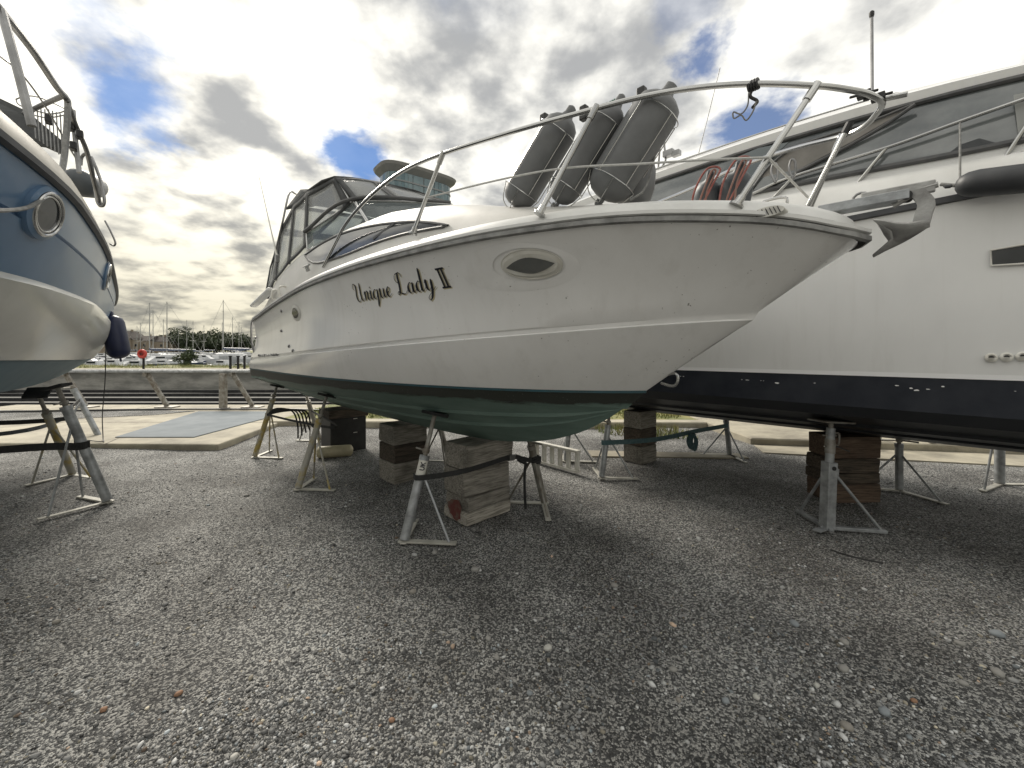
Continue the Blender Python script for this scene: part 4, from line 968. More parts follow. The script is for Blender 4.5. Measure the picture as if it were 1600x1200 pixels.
both('waterline_stripe', [[p+Vector((0, .005, .03)) for p in b_wl], [p+Vector((0, .006, -.004)) for p in b_wl]], M_whitestripe, big)
both('boot_top', [b_wl, b_boot], M_boot, big)
both('hull_bottom', [b_boot, b_ch, between(b_ch, b_keel, .33, 0), [p+Vector((0, 0, -.025)) for p in between(b_ch, b_keel, .34, 0)], between(b_ch, b_keel, .66, 0), [p+Vector((0, 0, -.02)) for p in between(b_ch, b_keel, .67, 0)], b_keel], M_black, big, sharp=12)
tr = [b_sheer[-1], b_mid[-1], b_wl[-1], b_boot[-1], b_ch[-1], b_keel[-1]]; tv = tr+mirror(tr); n_ = len(tr)
meshobj('transom', tv, [(i, i+1, n_+i+1, n_+i) for i in range(n_-1)], M_gel2, big)
both('rub_strake', [[p+Vector((0, .003, -.028)) for p in b_sheer], [p+Vector((0, .03, -.022)) for p in b_sheer], [p+Vector((0, .03, .018)) for p in b_sheer], [p+Vector((0, 0, .024)) for p in b_sheer]], M_dkrub, big)
# flaked patches of white primer on the boot top
def flakes():
    g = G(); r = random.Random(4)
    for k in range(14):
        e = r.choice((r.uniform(.1, 3.), r.uniform(.9, 1.2), r.uniform(-.4, .3))); z = 1.325+r.gauss(0, .010); w_ = .006+.03*r.random()**3; h_ = w_*r.uniform(.2, .6)
        i = min(range(52), key=lambda j: abs(b_wl[j].x-E(e))); y = b_wl[i].lerp(b_boot[i], (1.395-z)/.245).y+.004
        n = 7; ps_ = [(w_*math.cos(6.283*j/n)*r.uniform(.5, 1), h_*math.sin(6.283*j/n)*r.uniform(.5, 1)) for j in range(n)]
        g.add([Vector((E(e)+a, y, z+b_)) for a, b_ in ps_], [tuple(range(n))])
    return g
struct(flakes().build('paint_chips', M_whitestripe, big), 'stuff')
# deck edge and cabin side
bd1 = [p+Vector((0, -.03, .03)) for p in b_sheer]
def off(l, dt, z): return [Vector((p.x, max(0, p.y+dt), z(p.x) if callable(z) else z)) for p in l]
def ez(pairs): f = pchip([E(a) for a, _ in pairs], [b_ for _, b_ in pairs]); return f
wb_z = ez(((-5, 2.9), (-2, 2.94), (-.4, 2.97), (1., 3.06), (2.2, 3.12), (4, 3.1)))
wt_z = ez(((-5, 2.95), (-2.2, 3.05), (-1.2, 3.30), (-.4, 3.43), (.4, 3.50), (1.5, 3.535), (4, 3.5)))
rf_z = ez(((-5, 3.0), (-2.2, 3.12), (-1.2, 3.40), (-.4, 3.545), (.4, 3.65), (1.5, 3.69), (3, 3.66), (4, 3.58)))
c1 = off(b_sheer, -.16, lambda x: wb_z(x)-.0); c2 = off(b_sheer, -.24, lambda x: wt_z(x)); c3 = off(b_sheer, -.22, lambda x: (wt_z(x)+rf_z(x))/2+.01); c4 = off(b_sheer, -.30, rf_z); c5 = off(b_sheer, -.62, lambda x: rf_z(x)+.07); c6 = [Vector((p.x, 0, rf_z(p.x)+.12)) for p in b_sheer]
iA = [i for i in range(52) if b_sheer[i].x <= E(3.75)]
cut = lambda l: [l[i] for i in iA]
cb = off(b_sheer, -.06, lambda x: wb_z(x)-.12)
both('cabin_side', [cut(bd1), cut(cb), cut(off(b_sheer, -.14, lambda x: wb_z(x)-.06)), cut(c1)], M_deck, big, sharp=50)
both('hardtop', [cut(c2), cut(c3), cut(c4), cut(c5), cut(c6)], M_gel2, big, sharp=50)
# glazing between the two, aft pillar in white
iW = [i for i in iA if E(-3) < b_sheer[i].x < E(2.62)]
gz = both('side_glazing', [[c1[i]+Vector((0, -.012, 0)) for i in iW], [c1[i].lerp(c2[i], .5)+Vector((0, .008, 0)) for i in iW], [c2[i]+Vector((0, -.012, 0)) for i in iW]], M_bgglass, big)
iP = [i for i in iA if b_sheer[i].x >= E(2.35)]
both('aft_pillar', [[c1[i]+Vector((0, 0, 0)) for i in iP], [c1[i].lerp(c2[i], .5)+Vector((0, .01, 0)) for i in iP], [c2[i] for i in iP]], M_gel2, big)
G().tube([c2[i]+Vector((0, .004, -.0)) for i in iW], .020, 6).build('window_frame', M_frame, gz, True)
G().tube([c1[i]+Vector((0, .006, .012)) for i in iW], .024, 6).build('window_frame', M_frame, gz, True)
def BP(u, v, t=1.40): return FR.px(u, v, t)
def strip(name, pts, m, t, parent, w=.03):
    P = smooth_path([BP(u, v, t) for u, v in pts], 5); g = G()
    for a, b_ in zip(P[:-1], P[1:]): g.bar(a, b_, .014, w, up=(0, 1, 0)) if False else None
    return G().tube(P, w/2, 8).build(name, m, parent, True)
# slanted pillar, inner blind panel and grey-green quarter light
def bpanel(name, pts, m, t, parent=big, thick=.01):
    P = [BP(u, v, t) for u, v in pts]; n = len(P); v = P+[p+Vector((0, -thick, 0)) for p in P]
    return meshobj(name, v, [tuple(range(n)), tuple(range(2*n-1, n-1, -1))]+[(i, (i+1) % n, n+(i+1) % n, n+i) for i in range(n)], m, parent)
bpanel('blind', [(1172, 300), (1200, 262), (1238, 232), (1290, 214), (1352, 196), (1425, 166), (1385, 190), (1330, 222), (1260, 258), (1205, 290)], M_shade, 1.475, big)
strip('blind_edge', [(1430, 163), (1385, 194), (1330, 226), (1260, 262), (1190, 298)], M_frame, 1.49, big, .030)
strip('blind_edge', [(1172, 300), (1200, 262), (1238, 232), (1290, 213), (1352, 193), (1425, 164)], M_frame, 1.49, big, .020)
bpanel('quarter_light', [(1095, 300), (1150, 246), (1185, 231), (1232, 222), (1200, 252), (1160, 300)], mat('quarter_glass', (.06, .085, .095), (.10, .125, .135), 2, .08, spec=.9), 1.475, big)
bpanel('dash_cover', [(1468, 250), (1500, 226), (1530, 216), (1552, 222), (1598, 232), (1560, 246), (1500, 258)], mat('dash_cloth', (.06, .065, .07), (.10, .105, .11), 5, .8), 1.49, big, .004)
bpanel('windscreen_pillar', [(1584, 148), (1600, 145), (1606, 236), (1594, 238)], mat('pillar_grey', (.30, .31, .30), (.38, .385, .37), 4, .4), 1.495, big, .006)
# pulpit and side rails
def brail(name, pts, r, t, m=M_steel): return G().tube(smooth_path([BP(u, v, t) for u, v in pts], 5), r, 8).build(name, m, big, True)
brail('guard_rail', [(1175, 303), (1235, 277), (1385, 231), (1500, 190), (1600, 155), (1800, 84)], .0135, 1.53)
brail('guard_rail', [(1255, 318), (1420, 283), (1600, 236), (1800, 182)], .007, 1.53)
for a, b_ in (((1308, 325), (1386, 230)), ((1560, 262), (1640, 141)), ((1180, 338), (1240, 276)), ((1700, 236), (1800, 84))): brail('stanchion', [a, ((a[0]+b_[0])/2, (a[1]+b_[1])/2), b_], .0125, 1.53)
# handrail along the roof, aerial, mast head gear
brail('roof_rail', [(1015, 268), (1060, 252), (1200, 205), (1330, 165), (1358, 157)], .013, 1.30)
for (u, v) in ((1105, 237), (1230, 196)):
    brail('rail_foot', [(u, v), (u+1, v+5), (u+2, v+11)], .012, 1.30)
brail('roof_grab', [(1378, 157), (1395, 148), (1412, 146), (1419, 148)], .013, 1.33)
brail('radio_aerial', [(1090, 246), (1108, 175), (1125, 106)], .0045, 1.2, M_dksteel)
hn = brail('gear_post', [(1027, 278), (1030, 240), (1032, 210)], .014, 1.2, M_dksteel)
q = BP(1045, 240, 1.2); g = G(); g.tube(smooth_path([BP(1033, 262, 1.2), BP(1040, 250, 1.2), BP(1038, 225, 1.2), BP(1039, 200, 1.2)], 4), .012, 8); g.box(q, (.12, .08, .07)).box(q+Vector((-.09, .0, -.03)), (.09, .07, .06)); g.lathe(((0, .03), (.07, .03)), BP(1039, 206, 1.2), (0, 0, 1), 10)
g.build('horn_and_light', M_dksteel, hn, bevel=.01)
# dark hull window and three outlets
hw = bpanel('hull_window', [(1548, 392), (1600, 383), (1760, 352), (1760, 392), (1600, 411), (1549, 414)], M_dkglass, 1.655)
P = [BP(u, v, 1.66) for u, v in ((1548, 391), (1600, 382), (1760, 351), (1760, 393), (1600, 412), (1549, 415))]; G().tube(P, .007, 6, True).build('window_frame', M_whitep, hw, True)
for (u, v) in ((1549, 559), (1573, 558), (1598, 557)):
    q = BP(u, v, 1.615); a = G().lathe(((0, .030), (.012, .030), (.018, .022), (.018, .014)), q+Vector((0, -.012, 0)), (0, 1, 0), 18).build('outlet', M_whitep, big, True)
    G().lathe(((0, .013), (.008, .013)), q+Vector((0, .0, 0)), (0, 1, 0), 12).build('hole', M_blackp, a)
# stern drives under the transom
for t in (-.55, .55):
    c = Vector((E(3.75), t, .86)); g = G()
    g.box(c+Vector((.15, 0, .25)), (.3, .16, .55)); g.lathe(((0, .02), (.05, .06), (.25, .07), (.42, .045)), c+Vector((-.08, 0, -.02)), (1, 0, 0), 14)
    dr = g.build('stern_drive', M_blackp, big, True, 40, bevel=.02)
    for k in range(4):
        a = k*math.pi/2+.4; d_ = Vector((0, math.cos(a), math.sin(a))); e_ = Vector((0, -math.sin(a), math.cos(a))); b0 = c+Vector((.28, 0, -.02))
        ps_ = [b0+d_*.04, b0+d_*.10+e_*.07+Vector((.03, 0, 0)), b0+d_*.19+e_*.06+Vector((.05, 0, 0)), b0+d_*.20-e_*.01, b0+d_*.11-e_*.05+Vector((-.03, 0, 0))]
        o = meshobj('propeller_blade', ps_, [(0, 1, 2, 3, 4)], M_dksteel, dr); kk = o.modifiers.new('t', 'SOLIDIFY'); kk.thickness = .008
# long dark fender tied along the yacht's rail at the frame edge
ff = fender('fender', 'long black fender slung level beside the yacht at the right edge', FR.px(1492, 290, 1.80), FR.px(1760, 262, 1.86), .085, mat('black_fender', (.02, .022, .026), (.05, .052, .055), 4, .5), F=FR)
G().tube([FR.px(1470, 288, 1.78), FR.px(1493, 290, 1.80)], .012, 8).build('lanyard', M_rope, ff, True)

for a, b_ in (((1500, 290, 1.79), (1500, 190, 1.53)), ((1755, 262, 1.85), (1780, 92, 1.53))): G().tube(smooth_path([FR.px(*a), FR.px(*a).lerp(FR.px(*b_), .5)+Vector((0, .02, -.01)), FR.px(*b_)], 5), .006, 8).build('lanyard', M_rope, ff, True)

# ================================================================== BLUE BOAT ON THE LEFT
lb = thing('blue_motor_boat', 'blue and white boat with portholes on stands at left edge', 'boat', (FL.O.x, FL.O.y, 0), ANG)
NL = 50; lq = [k/(NL-1) for k in range(NL)]
def lline(tab, zf, s1=9.9):
    f = pchip(*tab); return [Vector((s1*q if tab[0][0] == 0 else tab[0][0]+(s1-tab[0][0])*q, max(0, f(s1*q if tab[0][0] == 0 else tab[0][0]+(s1-tab[0][0])*q)), zf(q*s1) if callable(zf) else zf)) for q in lq]
lz = pchip((0, 2, 5, 8, 9.9), (2.50, 2.42, 2.385, 2.36, 2.32))
l_sh = lline(((0, .3, 1.2, 2.4, 3.3, 5, 7, 9, 9.6, 9.9), (0, .42, 1.05, 1.52, 1.69, 1.765, 1.77, 1.72, 1.62, 1.45)), lz)
l_gr = lline(((.2, .6, 1.4, 2.5, 3.3, 5, 7, 9, 9.6, 9.9), (0, .36, .98, 1.46, 1.64, 1.735, 1.745, 1.69, 1.6, 1.42)), 2.20)
l_bw = lline(((.4, .9, 1.6, 2.6, 3.4, 5, 7, 9, 9.6, 9.9), (0, .36, .88, 1.36, 1.57, 1.70, 1.70, 1.64, 1.55, 1.38)), pchip((0, 3, 9.9), (1.93, 1.965, 2.02)))
l_st = [p+Vector((.0, .028, -.035)) for p in l_bw]
l_md = lline(((.7, 1.2, 2., 3., 4, 6, 8, 9, 9.6, 9.9), (0, .36, .88, 1.3, 1.52, 1.66, 1.64, 1.58, 1.5, 1.33)), 1.75)
l_ch = lline(((1.0, 1.5, 2.3, 3.2, 4, 6, 8, 9, 9.6, 9.9), (0, .34, .82, 1.2, 1.42, 1.56, 1.53, 1.47, 1.38, 1.2)), pchip((0, 2, 5, 9.9), (1.60, 1.56, 1.515, 1.48)))
l_bt = lline(((1.1, 1.6, 2.4, 3.4, 4, 6, 8, 9, 9.6, 9.9), (0, .26, .7, 1.05, 1.2, 1.3, 1.28, 1.22, 1.1, .95)), pchip((0, 2, 5, 9.9), (1.5, 1.36, 1.30, 1.30)))
l_kl = [Vector((1.1+8.8*q, 0, pchip((0, .1, .4, 1), (1.5, 1.2, 1.02, 1.0))(q))) for q in lq]
both('blue_band', [l_sh, [p+Vector((0, .006, .006)) for p in l_gr], [p+Vector((0, -.010, 0)) for p in l_gr], [p+Vector((0, -.010, -.010)) for p in l_gr], [p+Vector((0, .004, -.016)) for p in l_gr], l_bw], M_blue, lb, sharp=20)
lhull = both('hull', [l_bw, l_st]+[between(l_st, l_ch, f, .05*math.sin(math.pi*f)) for f in (.2, .4, .6, .8)]+[l_ch], M_lwhite, lb, sharp=50)
both('hull_bottom', [[p+Vector((0, .003, 0)) for p in l_ch], [p+Vector((0, -.02, -.01)) for p in l_ch], l_bt, l_kl], M_lblue, lb, sharp=14)
both('rub_rail', [[p+Vector((0, .002, -.022)) for p in l_sh], [p+Vector((0, .026, -.014)) for p in l_sh], [p+Vector((0, .026, .014)) for p in l_sh], [p+Vector((0, .0, .02)) for p in l_sh]], M_dkrub, lb)
b1 = [p+Vector((0, -.005, .02)) for p in l_sh]; b2 = [p+Vector((0, -.015, .12)) for p in l_sh]; b3 = [p+Vector((0, -.05, .145)) for p in l_sh]; b4 = [Vector((p.x, max(0, p.y-.6), p.z+.16)) for p in l_sh]
for l in (b1, b2, b3, b4):
    for p in l: p.y = max(0, p.y)
both('bulwark', [b1, b2, b3, b4, [Vector((p.x, 0, p.z+.2)) for p in l_sh]], M_cream, lb, sharp=50)
for nm, LN, mm in (('transom', [l_sh, l_bw, l_ch, l_bt, l_kl], M_lwhite),):
    tr = [l[-1] for l in LN]; tv = tr+mirror(tr); n_ = len(tr); meshobj(nm, tv, [(i, i+1, n_+i+1, n_+i) for i in range(n_-1)], mm, lb)
LBV = None
def lpt(u, v, t0=-1.6):
    """point on the near side of the left boat seen in that direction"""
    return FL.px(u, v, t0)
bb = [o for o in lb.children if o.name.startswith('blue_band')][0]; BB = bvh(bb)
def lhit(u, v):
    k = (u-800)/FPX; o_ = Vector((-FL.O.x, -FL.O.y)); lo_ = Vector((o_.dot(A), o_.dot(RR), CAMH)); d_ = Vector((Vector((k, 1)).dot(A), Vector((k, 1)).dot(RR), -(v-HV)/FPX)).normalized()
    h = BB.ray_cast(lo_, d_); 
    return h
for (u, v, a_, b_) in ((68, 333, .150, .103), (165, 431, .150, .103)):
    h = lhit(u, v)
    if h[0] is None: continue
    c = h[0]; n = h[1] if h[1].y < 0 else -h[1]; x = Vector((1, 0, 0)); x = (x-n*x.dot(n)).normalized(); y = n.cross(x)
    ov = lambda r1, r2, o_, N_=36: [c+n*o_+x*math.cos(2*math.pi*i/N_)*r1+y*math.sin(2*math.pi*i/N_)*r2 for i in range(N_)]
    g = G(); L0 = [ov(a_*1.2, b_*1.22, -.03), ov(a_*1.2, b_*1.22, .010), ov(a_*1.02, b_*1.02, .018)]
    for p, q in zip(L0[:-1], L0[1:]): g.add(p+q, [(i, (i+1) % 36, 36+(i+1) % 36, 36+i) for i in range(36)])
    ph = g.build('porthole', M_blue, lb, True, 40)
    g = G().tube(ov(a_*.96, b_*.96, .018), .009, 8, True); g.build('rim', M_steel, ph, True)
    meshobj('glass', ov(a_*.97, b_*.97, .014), [tuple(range(36))], M_dkglass, ph)
    G().tube(ov(a_*.8, b_*.8, .016), .006, 8, True).build('inner_rim', M_steel, ph, True)
# pulpit rails; LP: photo measurement at a given distance -> left boat coordinates
def LP(u, v, Y):
    k = (u-800)/FPX; p = Vector((k*Y, Y))-FL.O; return Vector((p.dot(A), p.dot(RR), CAMH-(v-HV)/FPX*Y))
def lrail(name, pts, r=.0135, m=M_dksteel, parent=None): return G().tube(smooth_path([LP(*q) for q in pts], 5), r, 8).build(name, m, parent or lb, True)
lrail('pulpit_rail', [(-160, -130, 1.55), (-60, -55, 1.6), (0, 15, 1.70), (50, 78, 1.95), (88, 135, 2.2), (102, 152, 2.3), (106, 168, 2.32), (101, 240, 2.34), (94, 282, 2.27)], .0150)
lrail('pulpit_rail', [(104, 156, 2.3), (118, 195, 2.45), (135, 235, 2.56), (146, 280, 2.66), (157, 322, 2.84)], .0125)
lrail('stanchion', [(2, 15, 1.70), (25, 100, 1.70), (50, 197, 1.72)], .0150)
lrail('stanchion', [(100, 149, 2.3), (62, 166, 2.45), (38, 178, 2.55)], .013)
lrail('guard_wire', [(-60, 40, 1.7), (0, 88, 1.8), (33, 115, 1.95), (70, 165, 2.2), (105, 225, 2.45), (125, 258, 2.6)], .004)
lrail('stanchion', [(114, 172, 2.5), (118, 220, 2.5), (124, 270, 2.5)], .012)
lrail('grab_loop', [(150, 262, 2.8), (158, 285, 2.8), (163, 312, 2.8), (160, 322, 2.8), (152, 315, 2.8), (146, 275, 2.8), (142, 245, 2.8), (150, 262, 2.8)], .009)
lrail('grab_loop', [(126, 258, 2.7), (128, 245, 2.7), (136, 241, 2.7), (143, 258, 2.75), (146, 282, 2.75)], .009)
lrail('grab_loop', [(164, 345, 3.1), (172, 360, 3.1), (180, 378, 3.1), (178, 384, 3.1), (172, 381, 3.1)], .006)
bs = None
for k in range(9):
    u = 52+k*6; w_ = lrail('wire_basket' if bs is None else 'wire', [(u, 166+abs(k-4)*1.0+k*1.2, 2.5), (u+2, 195+k*2.5, 2.5), (u+4, 216+k*4.2, 2.5)], .0032, parent=bs)
    if bs is None: bs = w_
for pts in ([(25, 155, 2.4), (40, 150, 2.4), (60, 152, 2.4), (85, 162, 2.45), (102, 172, 2.5), (80, 178, 2.5), (52, 172, 2.45), (30, 164, 2.4), (25, 155, 2.4)], [(52, 180, 2.5), (75, 184, 2.5), (100, 180, 2.5)]):
    lrail('wire', pts, .0035, parent=bs)
for (u, v) in ((76, 187), (111, 198), (125, 211), (115, 229)):
    G().box(LP(u, v, 2.45), (.06, .03, .045)).build('rail_clamp', M_blackp, lb, bevel=.006)
fender('fender', 'dark fender lying on deck inside the rail of the blue boat', LP(122, 285, 3.3), LP(148, 292, 4.2), .11, M_fend3, F=FL, eye=False)
q = [LP(u, v, 2.6) for u, v in ((2, 160), (40, 178), (92, 222), (96, 236), (60, 220), (10, 190))]
fk = [p+Vector((.05, .35, -.03)) for p in q]; n = len(q)
cv = thing('folded_cover', 'dark folded canvas cover on the deck of the blue boat', 'cover', (FL.O.x, FL.O.y, 0), ANG)
meshobj('cloth', q+fk, [tuple(range(n)), tuple(range(2*n-1, n-1, -1))]+[(i, (i+1) % n, n+(i+1) % n, n+i) for i in range(n)], M_canvas, cv).modifiers.new('b', 'BEVEL').width = .02
th = thing('mooring_line', 'grey rope hanging in a bight from the blue boat rail across its porthole', 'rope', (FL.O.x, FL.O.y, 0), ANG)
G().tube(smooth_path([LP(*q) for q in ((104, 168, 2.28), (101, 220, 2.2), (97, 272, 2.1), (86, 296, 2.02), (62, 314, 1.85), (40, 325, 1.72), (0, 329, 1.48), (-60, 326, 1.25))], 6), .0085, 8).build('line', M_rope, th, True)
fender('fender', 'navy blue fender hanging from the far quarter of the blue boat', LP(188, 560, 5.2), LP(172, 486, 5.2), .115, M_fend2, F=FL)
th = thing('hanging_line', 'thin dark line hanging to the ground beside the blue boat stands', 'rope')
G().tube(smooth_path([gp(156, 690, .11)+Vector((-.3, .1, 0)), gp(160, 690, .11), gp(161, 684, .13), Vector((-7.05, 7.05, .5)), Vector((-6.95, 7.0, 1.2)), Vector((-6.9, 6.95, 2.2))], 6), .008, 6).build('line', M_blackp, th, True)

# ================================================================== STANDS (boat jacks)
def jack(label, foot, top, inward, m=M_galv, r=.037, split=.62, spread=48, arm=.44, pad=True, mb=M_barw, group='tubular boat stands', padm=None, sleeve=None):
    foot = Vector(foot); top = Vector(top)-foot; th = thing('boat_stand', label, 'boat stand', foot, 0, group)
    inw = Vector((inward[0], inward[1])).normalized()
    base = Vector((0, 0, .03)); ax = (top-base); L_ = ax.length; d = ax.normalized()
    P1 = base+d*L_*split
    G().tube([base, P1], r, 16).build('post', m, th, True, 50)
    G().tube([P1-d*.01, P1+d*.03], r*1.12, 16).build('collar', m, th, True, 50)
    G().tube([P1, base+d*(L_-.03)], r*.50, 12).build('screw', M_galvd, th, True, 50)
    G().tube([P1+d*.05, P1+d*.085], r*.8, 12).build('nut', M_galvd, th, True, 50)
    hd = Vector((-inw.y, inw.x, 0)); G().tube([P1+d*.068-hd*.02, P1+d*.068+hd*.16], .009, 8).build('handle', M_galvd, th, True)
    if pad:
        x = hd; y = d.cross(x).normalized(); z = d
        G().box(base+d*(L_-.015), (.20, .16, .028), Matrix((x, y, z)).transposed()).build('pad', padm or M_dk, th, bevel=.006)
    br = base+d*L_*split*.86
    for sg in (1, -1):
        a = R(spread)*sg; v_ = Vector((inw.x*math.cos(a)-inw.y*math.sin(a), inw.x*math.sin(a)+inw.y*math.cos(a), 0))
        G().bar(Vector((0, 0, .014))-v_*.05, v_*arm+Vector((0, 0, .014)), .055, .012 if sg > 0 else .016).build('foot_bar', mb, th, bevel=.003)
        G().tube([br, v_*(arm*.86)+Vector((0, 0, .02))], .011, 8).build('brace', m, th, True)
    if sleeve: G().tube([P1-d*.16, P1-d*.0], r*1.04, 16).build('painted_sleeve', M_whitep, th, True, 50)
    return th, lambda f: foot+base+d*L_*split*f
nv = (NN.x, NN.y); nm = (-NN.x, -NN.y)
def mtop(s, t, z): return FM.w(s, t, z)
def hz(B, s, t):
    h = B.ray_cast(Vector((s, t, -1)), Vector((0, 0, 1))); return (h[0].z-.012) if h[0] is not None else 1.1
BTM = bvh(bottom)
def stand_main(label, u, v, lean, m=M_galv, sg=1, **kw):
    f = gp(u, v); q = Vector((f.x, f.y))-FM.O; s, t = q.dot(A), q.dot(RR)
    tt = t-lean*sg; tt = max(-1.05, min(1.05, tt)); s2 = s-kw.pop('ds', 0.)
    return jack(label, f, mtop(s2, tt, hz(BTM, s2, tt)), nv if sg > 0 else nm, m, **kw)
_, J1 = stand_main('nearest galvanised stand propping the middle cruiser, marked UK, white sleeve', 632, 848, .30, sleeve=True, r=.039, ds=.0)
_, J2 = stand_main('yellow stained stand under the middle cruiser, second from the nearest', 466, 766, .32, M_galvy, r=.036, split=.7)
_, J3 = stand_main('thin yellowed stand under the stern quarter of the middle cruiser', 398, 716, .30, M_galvy, r=.036, split=.78)
_, J4 = stand_main('stand on the far side of the middle cruiser, right of the big timber stack', 850, 788, .30, sg=-1, m=M_galvd)
_, J5 = stand_main('far side stand seen between the two timber stacks under the middle cruiser', 702, 722, .30, sg=-1, m=M_galvd)
_, J6 = stand_main('far side stand beside the black box under the stern', 500, 690, .30, sg=-1, m=M_galvd)
# painted mark on the nearest stand
th0 = [o for o in col.objects if o.name == 'boat_stand'][0]
# marks: letters U K on the sleeve
def mark(th, pt, d, m):
    up_ = d; view = Vector((-pt.x, -pt.y, 0)).normalized(); rt_ = up_.cross(view).normalized(); view = rt_.cross(up_).normalized(); loc = Vector(th.location)
    g = G(); c = pt-loc+view*.0420
    # turned a quarter, reads along the post
    for P in ([(0, .9), (0, .2), (.25, 0), (.5, .2), (.5, .9)], [(.75, 0), (.75, .9)], [(1.25, .9), (.75, .42)], [(.85, .5), (1.25, 0)]):
        for a, b_ in zip(P[:-1], P[1:]):
            q0, q1 = [c+up_*((x-.6)*.05)-rt_*((y-.45)*.045) for x, y in (a, b_)]
            g.bar(q0, q1, .008, .003, up=view)
    g.build('painted_letters', m, th)
mark(th0, J1(.91), (J1(.9)-J1(.8)).normalized(), M_ink)
# stands of the yacht
BTR = bvh([o for o in big.children if o.name.startswith('hull_bottom')][0])
def stand_big(label, u, v, lean, sg=1, **kw):
    f = gp(u, v); q = Vector((f.x, f.y))-FR.O; s, t = q.dot(A), q.dot(RR); tt = t-lean*sg
    return jack(label, f, FR.w(s, tt, hz(BTR, s, tt)), nv if sg > 0 else nm, **kw)
_, K1 = stand_big('pale stand with a teal strap, under the yacht stern beside the cruiser bow', 940, 748, .22)
_, K2 = stand_big('far stand at the other end of the teal strap under the yacht', 1140, 712, .22, sg=-1)
_, K3 = stand_big('stand behind the white ladder', 884, 722, .15, r=.036)
_, K4 = stand_big('upright stand just right of the reddish timber stack', 1405, 768, .02, sg=-1, spread=60)
jack('stand at the far right beyond the yacht keel', gp(1562, 758), gp(1562, 758)+Vector((0, 0, 1.15)), (0.2, -1), r=.045, spread=75, pad=False, split=.95, arm=.55)
jack('small distant stand on the right apron, left one', gp(1372, 688, .13), gp(1372, 688, .13)+Vector((0, 0, 1.1)), (.2, -1), r=.045, spread=70, split=.9, m=M_galvd, mb=M_galvd)
jack('small distant stand on the right apron, right one', gp(1480, 690, .13), gp(1480, 690, .13)+Vector((0, 0, 1.1)), (-.2, -1), r=.045, spread=60, split=.9, m=M_galvd, mb=M_galvd)
# big square stand in front on the right
f = gp(1292, 828); q = Vector((f.x, f.y))-FR.O; s_, t_ = q.dot(A), q.dot(RR); zt = hz(BTR, s_-.02, t_-.06)
sq = thing('boat_stand', 'tall square galvanised stand with flat top plate in front of the yacht', 'boat stand', f, 0, 'tubular boat stands')
tv_ = Vector((A.x*-.02+RR.x*-.06, A.y*-.02+RR.y*-.06, zt)); d = (tv_-Vector((0, 0, .02))).normalized(); L_ = tv_.length
Rz = Matrix.Rotation(R(12), 3, 'Z')
x = Vector((math.cos(R(8)), math.sin(R(8)), 0)); x = (x-d*x.dot(d)).normalized(); y = d.cross(x)
MS = Matrix((x, y, d)).transposed()
G().box(d*L_*.30+Vector((0, 0, .02)), (.088, .088, L_*.60), MS).build('post', M_galv, sq, bevel=.006)
G().tube([d*L_*.58, d*L_*.93], .034, 16).build('inner_tube', M_galv, sq, True, 50)
G().tube([d*L_*.70, d*L_*.83], .040, 16).build('sleeve', M_galvd, sq, True, 50)
G().tube([d*L_*.93, d*L_*.985], .018, 12).build('screw', M_galvd, sq, True)
G().box(d*L_*.992, (.30, .20, .016), MS).build('top_plate', M_galvd, sq, bevel=.003)
G().tube(smooth_path([d*L_*.78+x*.03, d*L_*.78+x*.085, d*L_*.88+x*.085, d*L_*.88+x*.03], 4), .008, 8).build('handle', M_galvd, sq, True)
G().tube([d*L_*.76-x*.06, d*L_*.76+x*.08, d*L_*.72+x*.20], .006, 8).build('locking_pin', M_steel, sq, True)
G().tube([d*L_*.86-x*.08, d*L_*.86+x*.06], .007, 8).build('locking_pin', M_galvd, sq, True)
G().lathe(((-.0, .018), (.01, .018)), d*L_*.57-y*.044, -y, 12).build('bolt_hole', M_dk, sq)
for (uu, vv) in ((1246, 801), (1385, 834)):
    e_ = gp(uu, vv)-f; G().bar(Vector((0, 0, .025))-e_.normalized()*.06, e_+Vector((0, 0, .02)), .045, .03).build('foot_bar', M_galv, sq, bevel=.004)
    w_ = e_*.9; G().tube([d*L_*.52+w_.normalized()*.04, Vector((w_.x, w_.y, .035))], .0125, 8).build('brace', M_galv, sq, True)
    G().box(d*L_*.53+w_.normalized()*.05, (.05, .03, .06), MS).build('lug', M_galv, sq, bevel=.004)
e_ = gp(1276, 833)-f; G().bar((0, 0, .02), e_*1.0+Vector((0, 0, .02)), .06, .012).build('foot_bar', M_galv, sq)
# stands of the blue boat
BTL = bvh([o for o in lb.children if o.name.startswith('hull_bottom')][0])
def stand_left(label, u, v, tu, tv2, zt_, **kw):
    f = gp(u, v); t = gp(tu, tv2, zt_)
    return jack(label, f, t, (t.x-f.x, t.y-f.y), **kw)
_, Q1 = stand_left('nearest stand of the blue boat with black strap, thick pale post', 168, 786, 88, 602, 1.25, r=.043, split=.80, spread=42, arm=.5)
_, Q2 = stand_left('rusty tinted stand of the blue boat, left of the nearest one', 113, 743, 58, 612, 1.15, r=.038, split=.74, m=M_galvy, spread=42)
_, Q3 = stand_left('farthest stand of the blue boat, on the concrete slab', 156, 687, 112, 602, .98, r=.044, split=.9, m=M_galv, pad=False, mb=M_galvd)

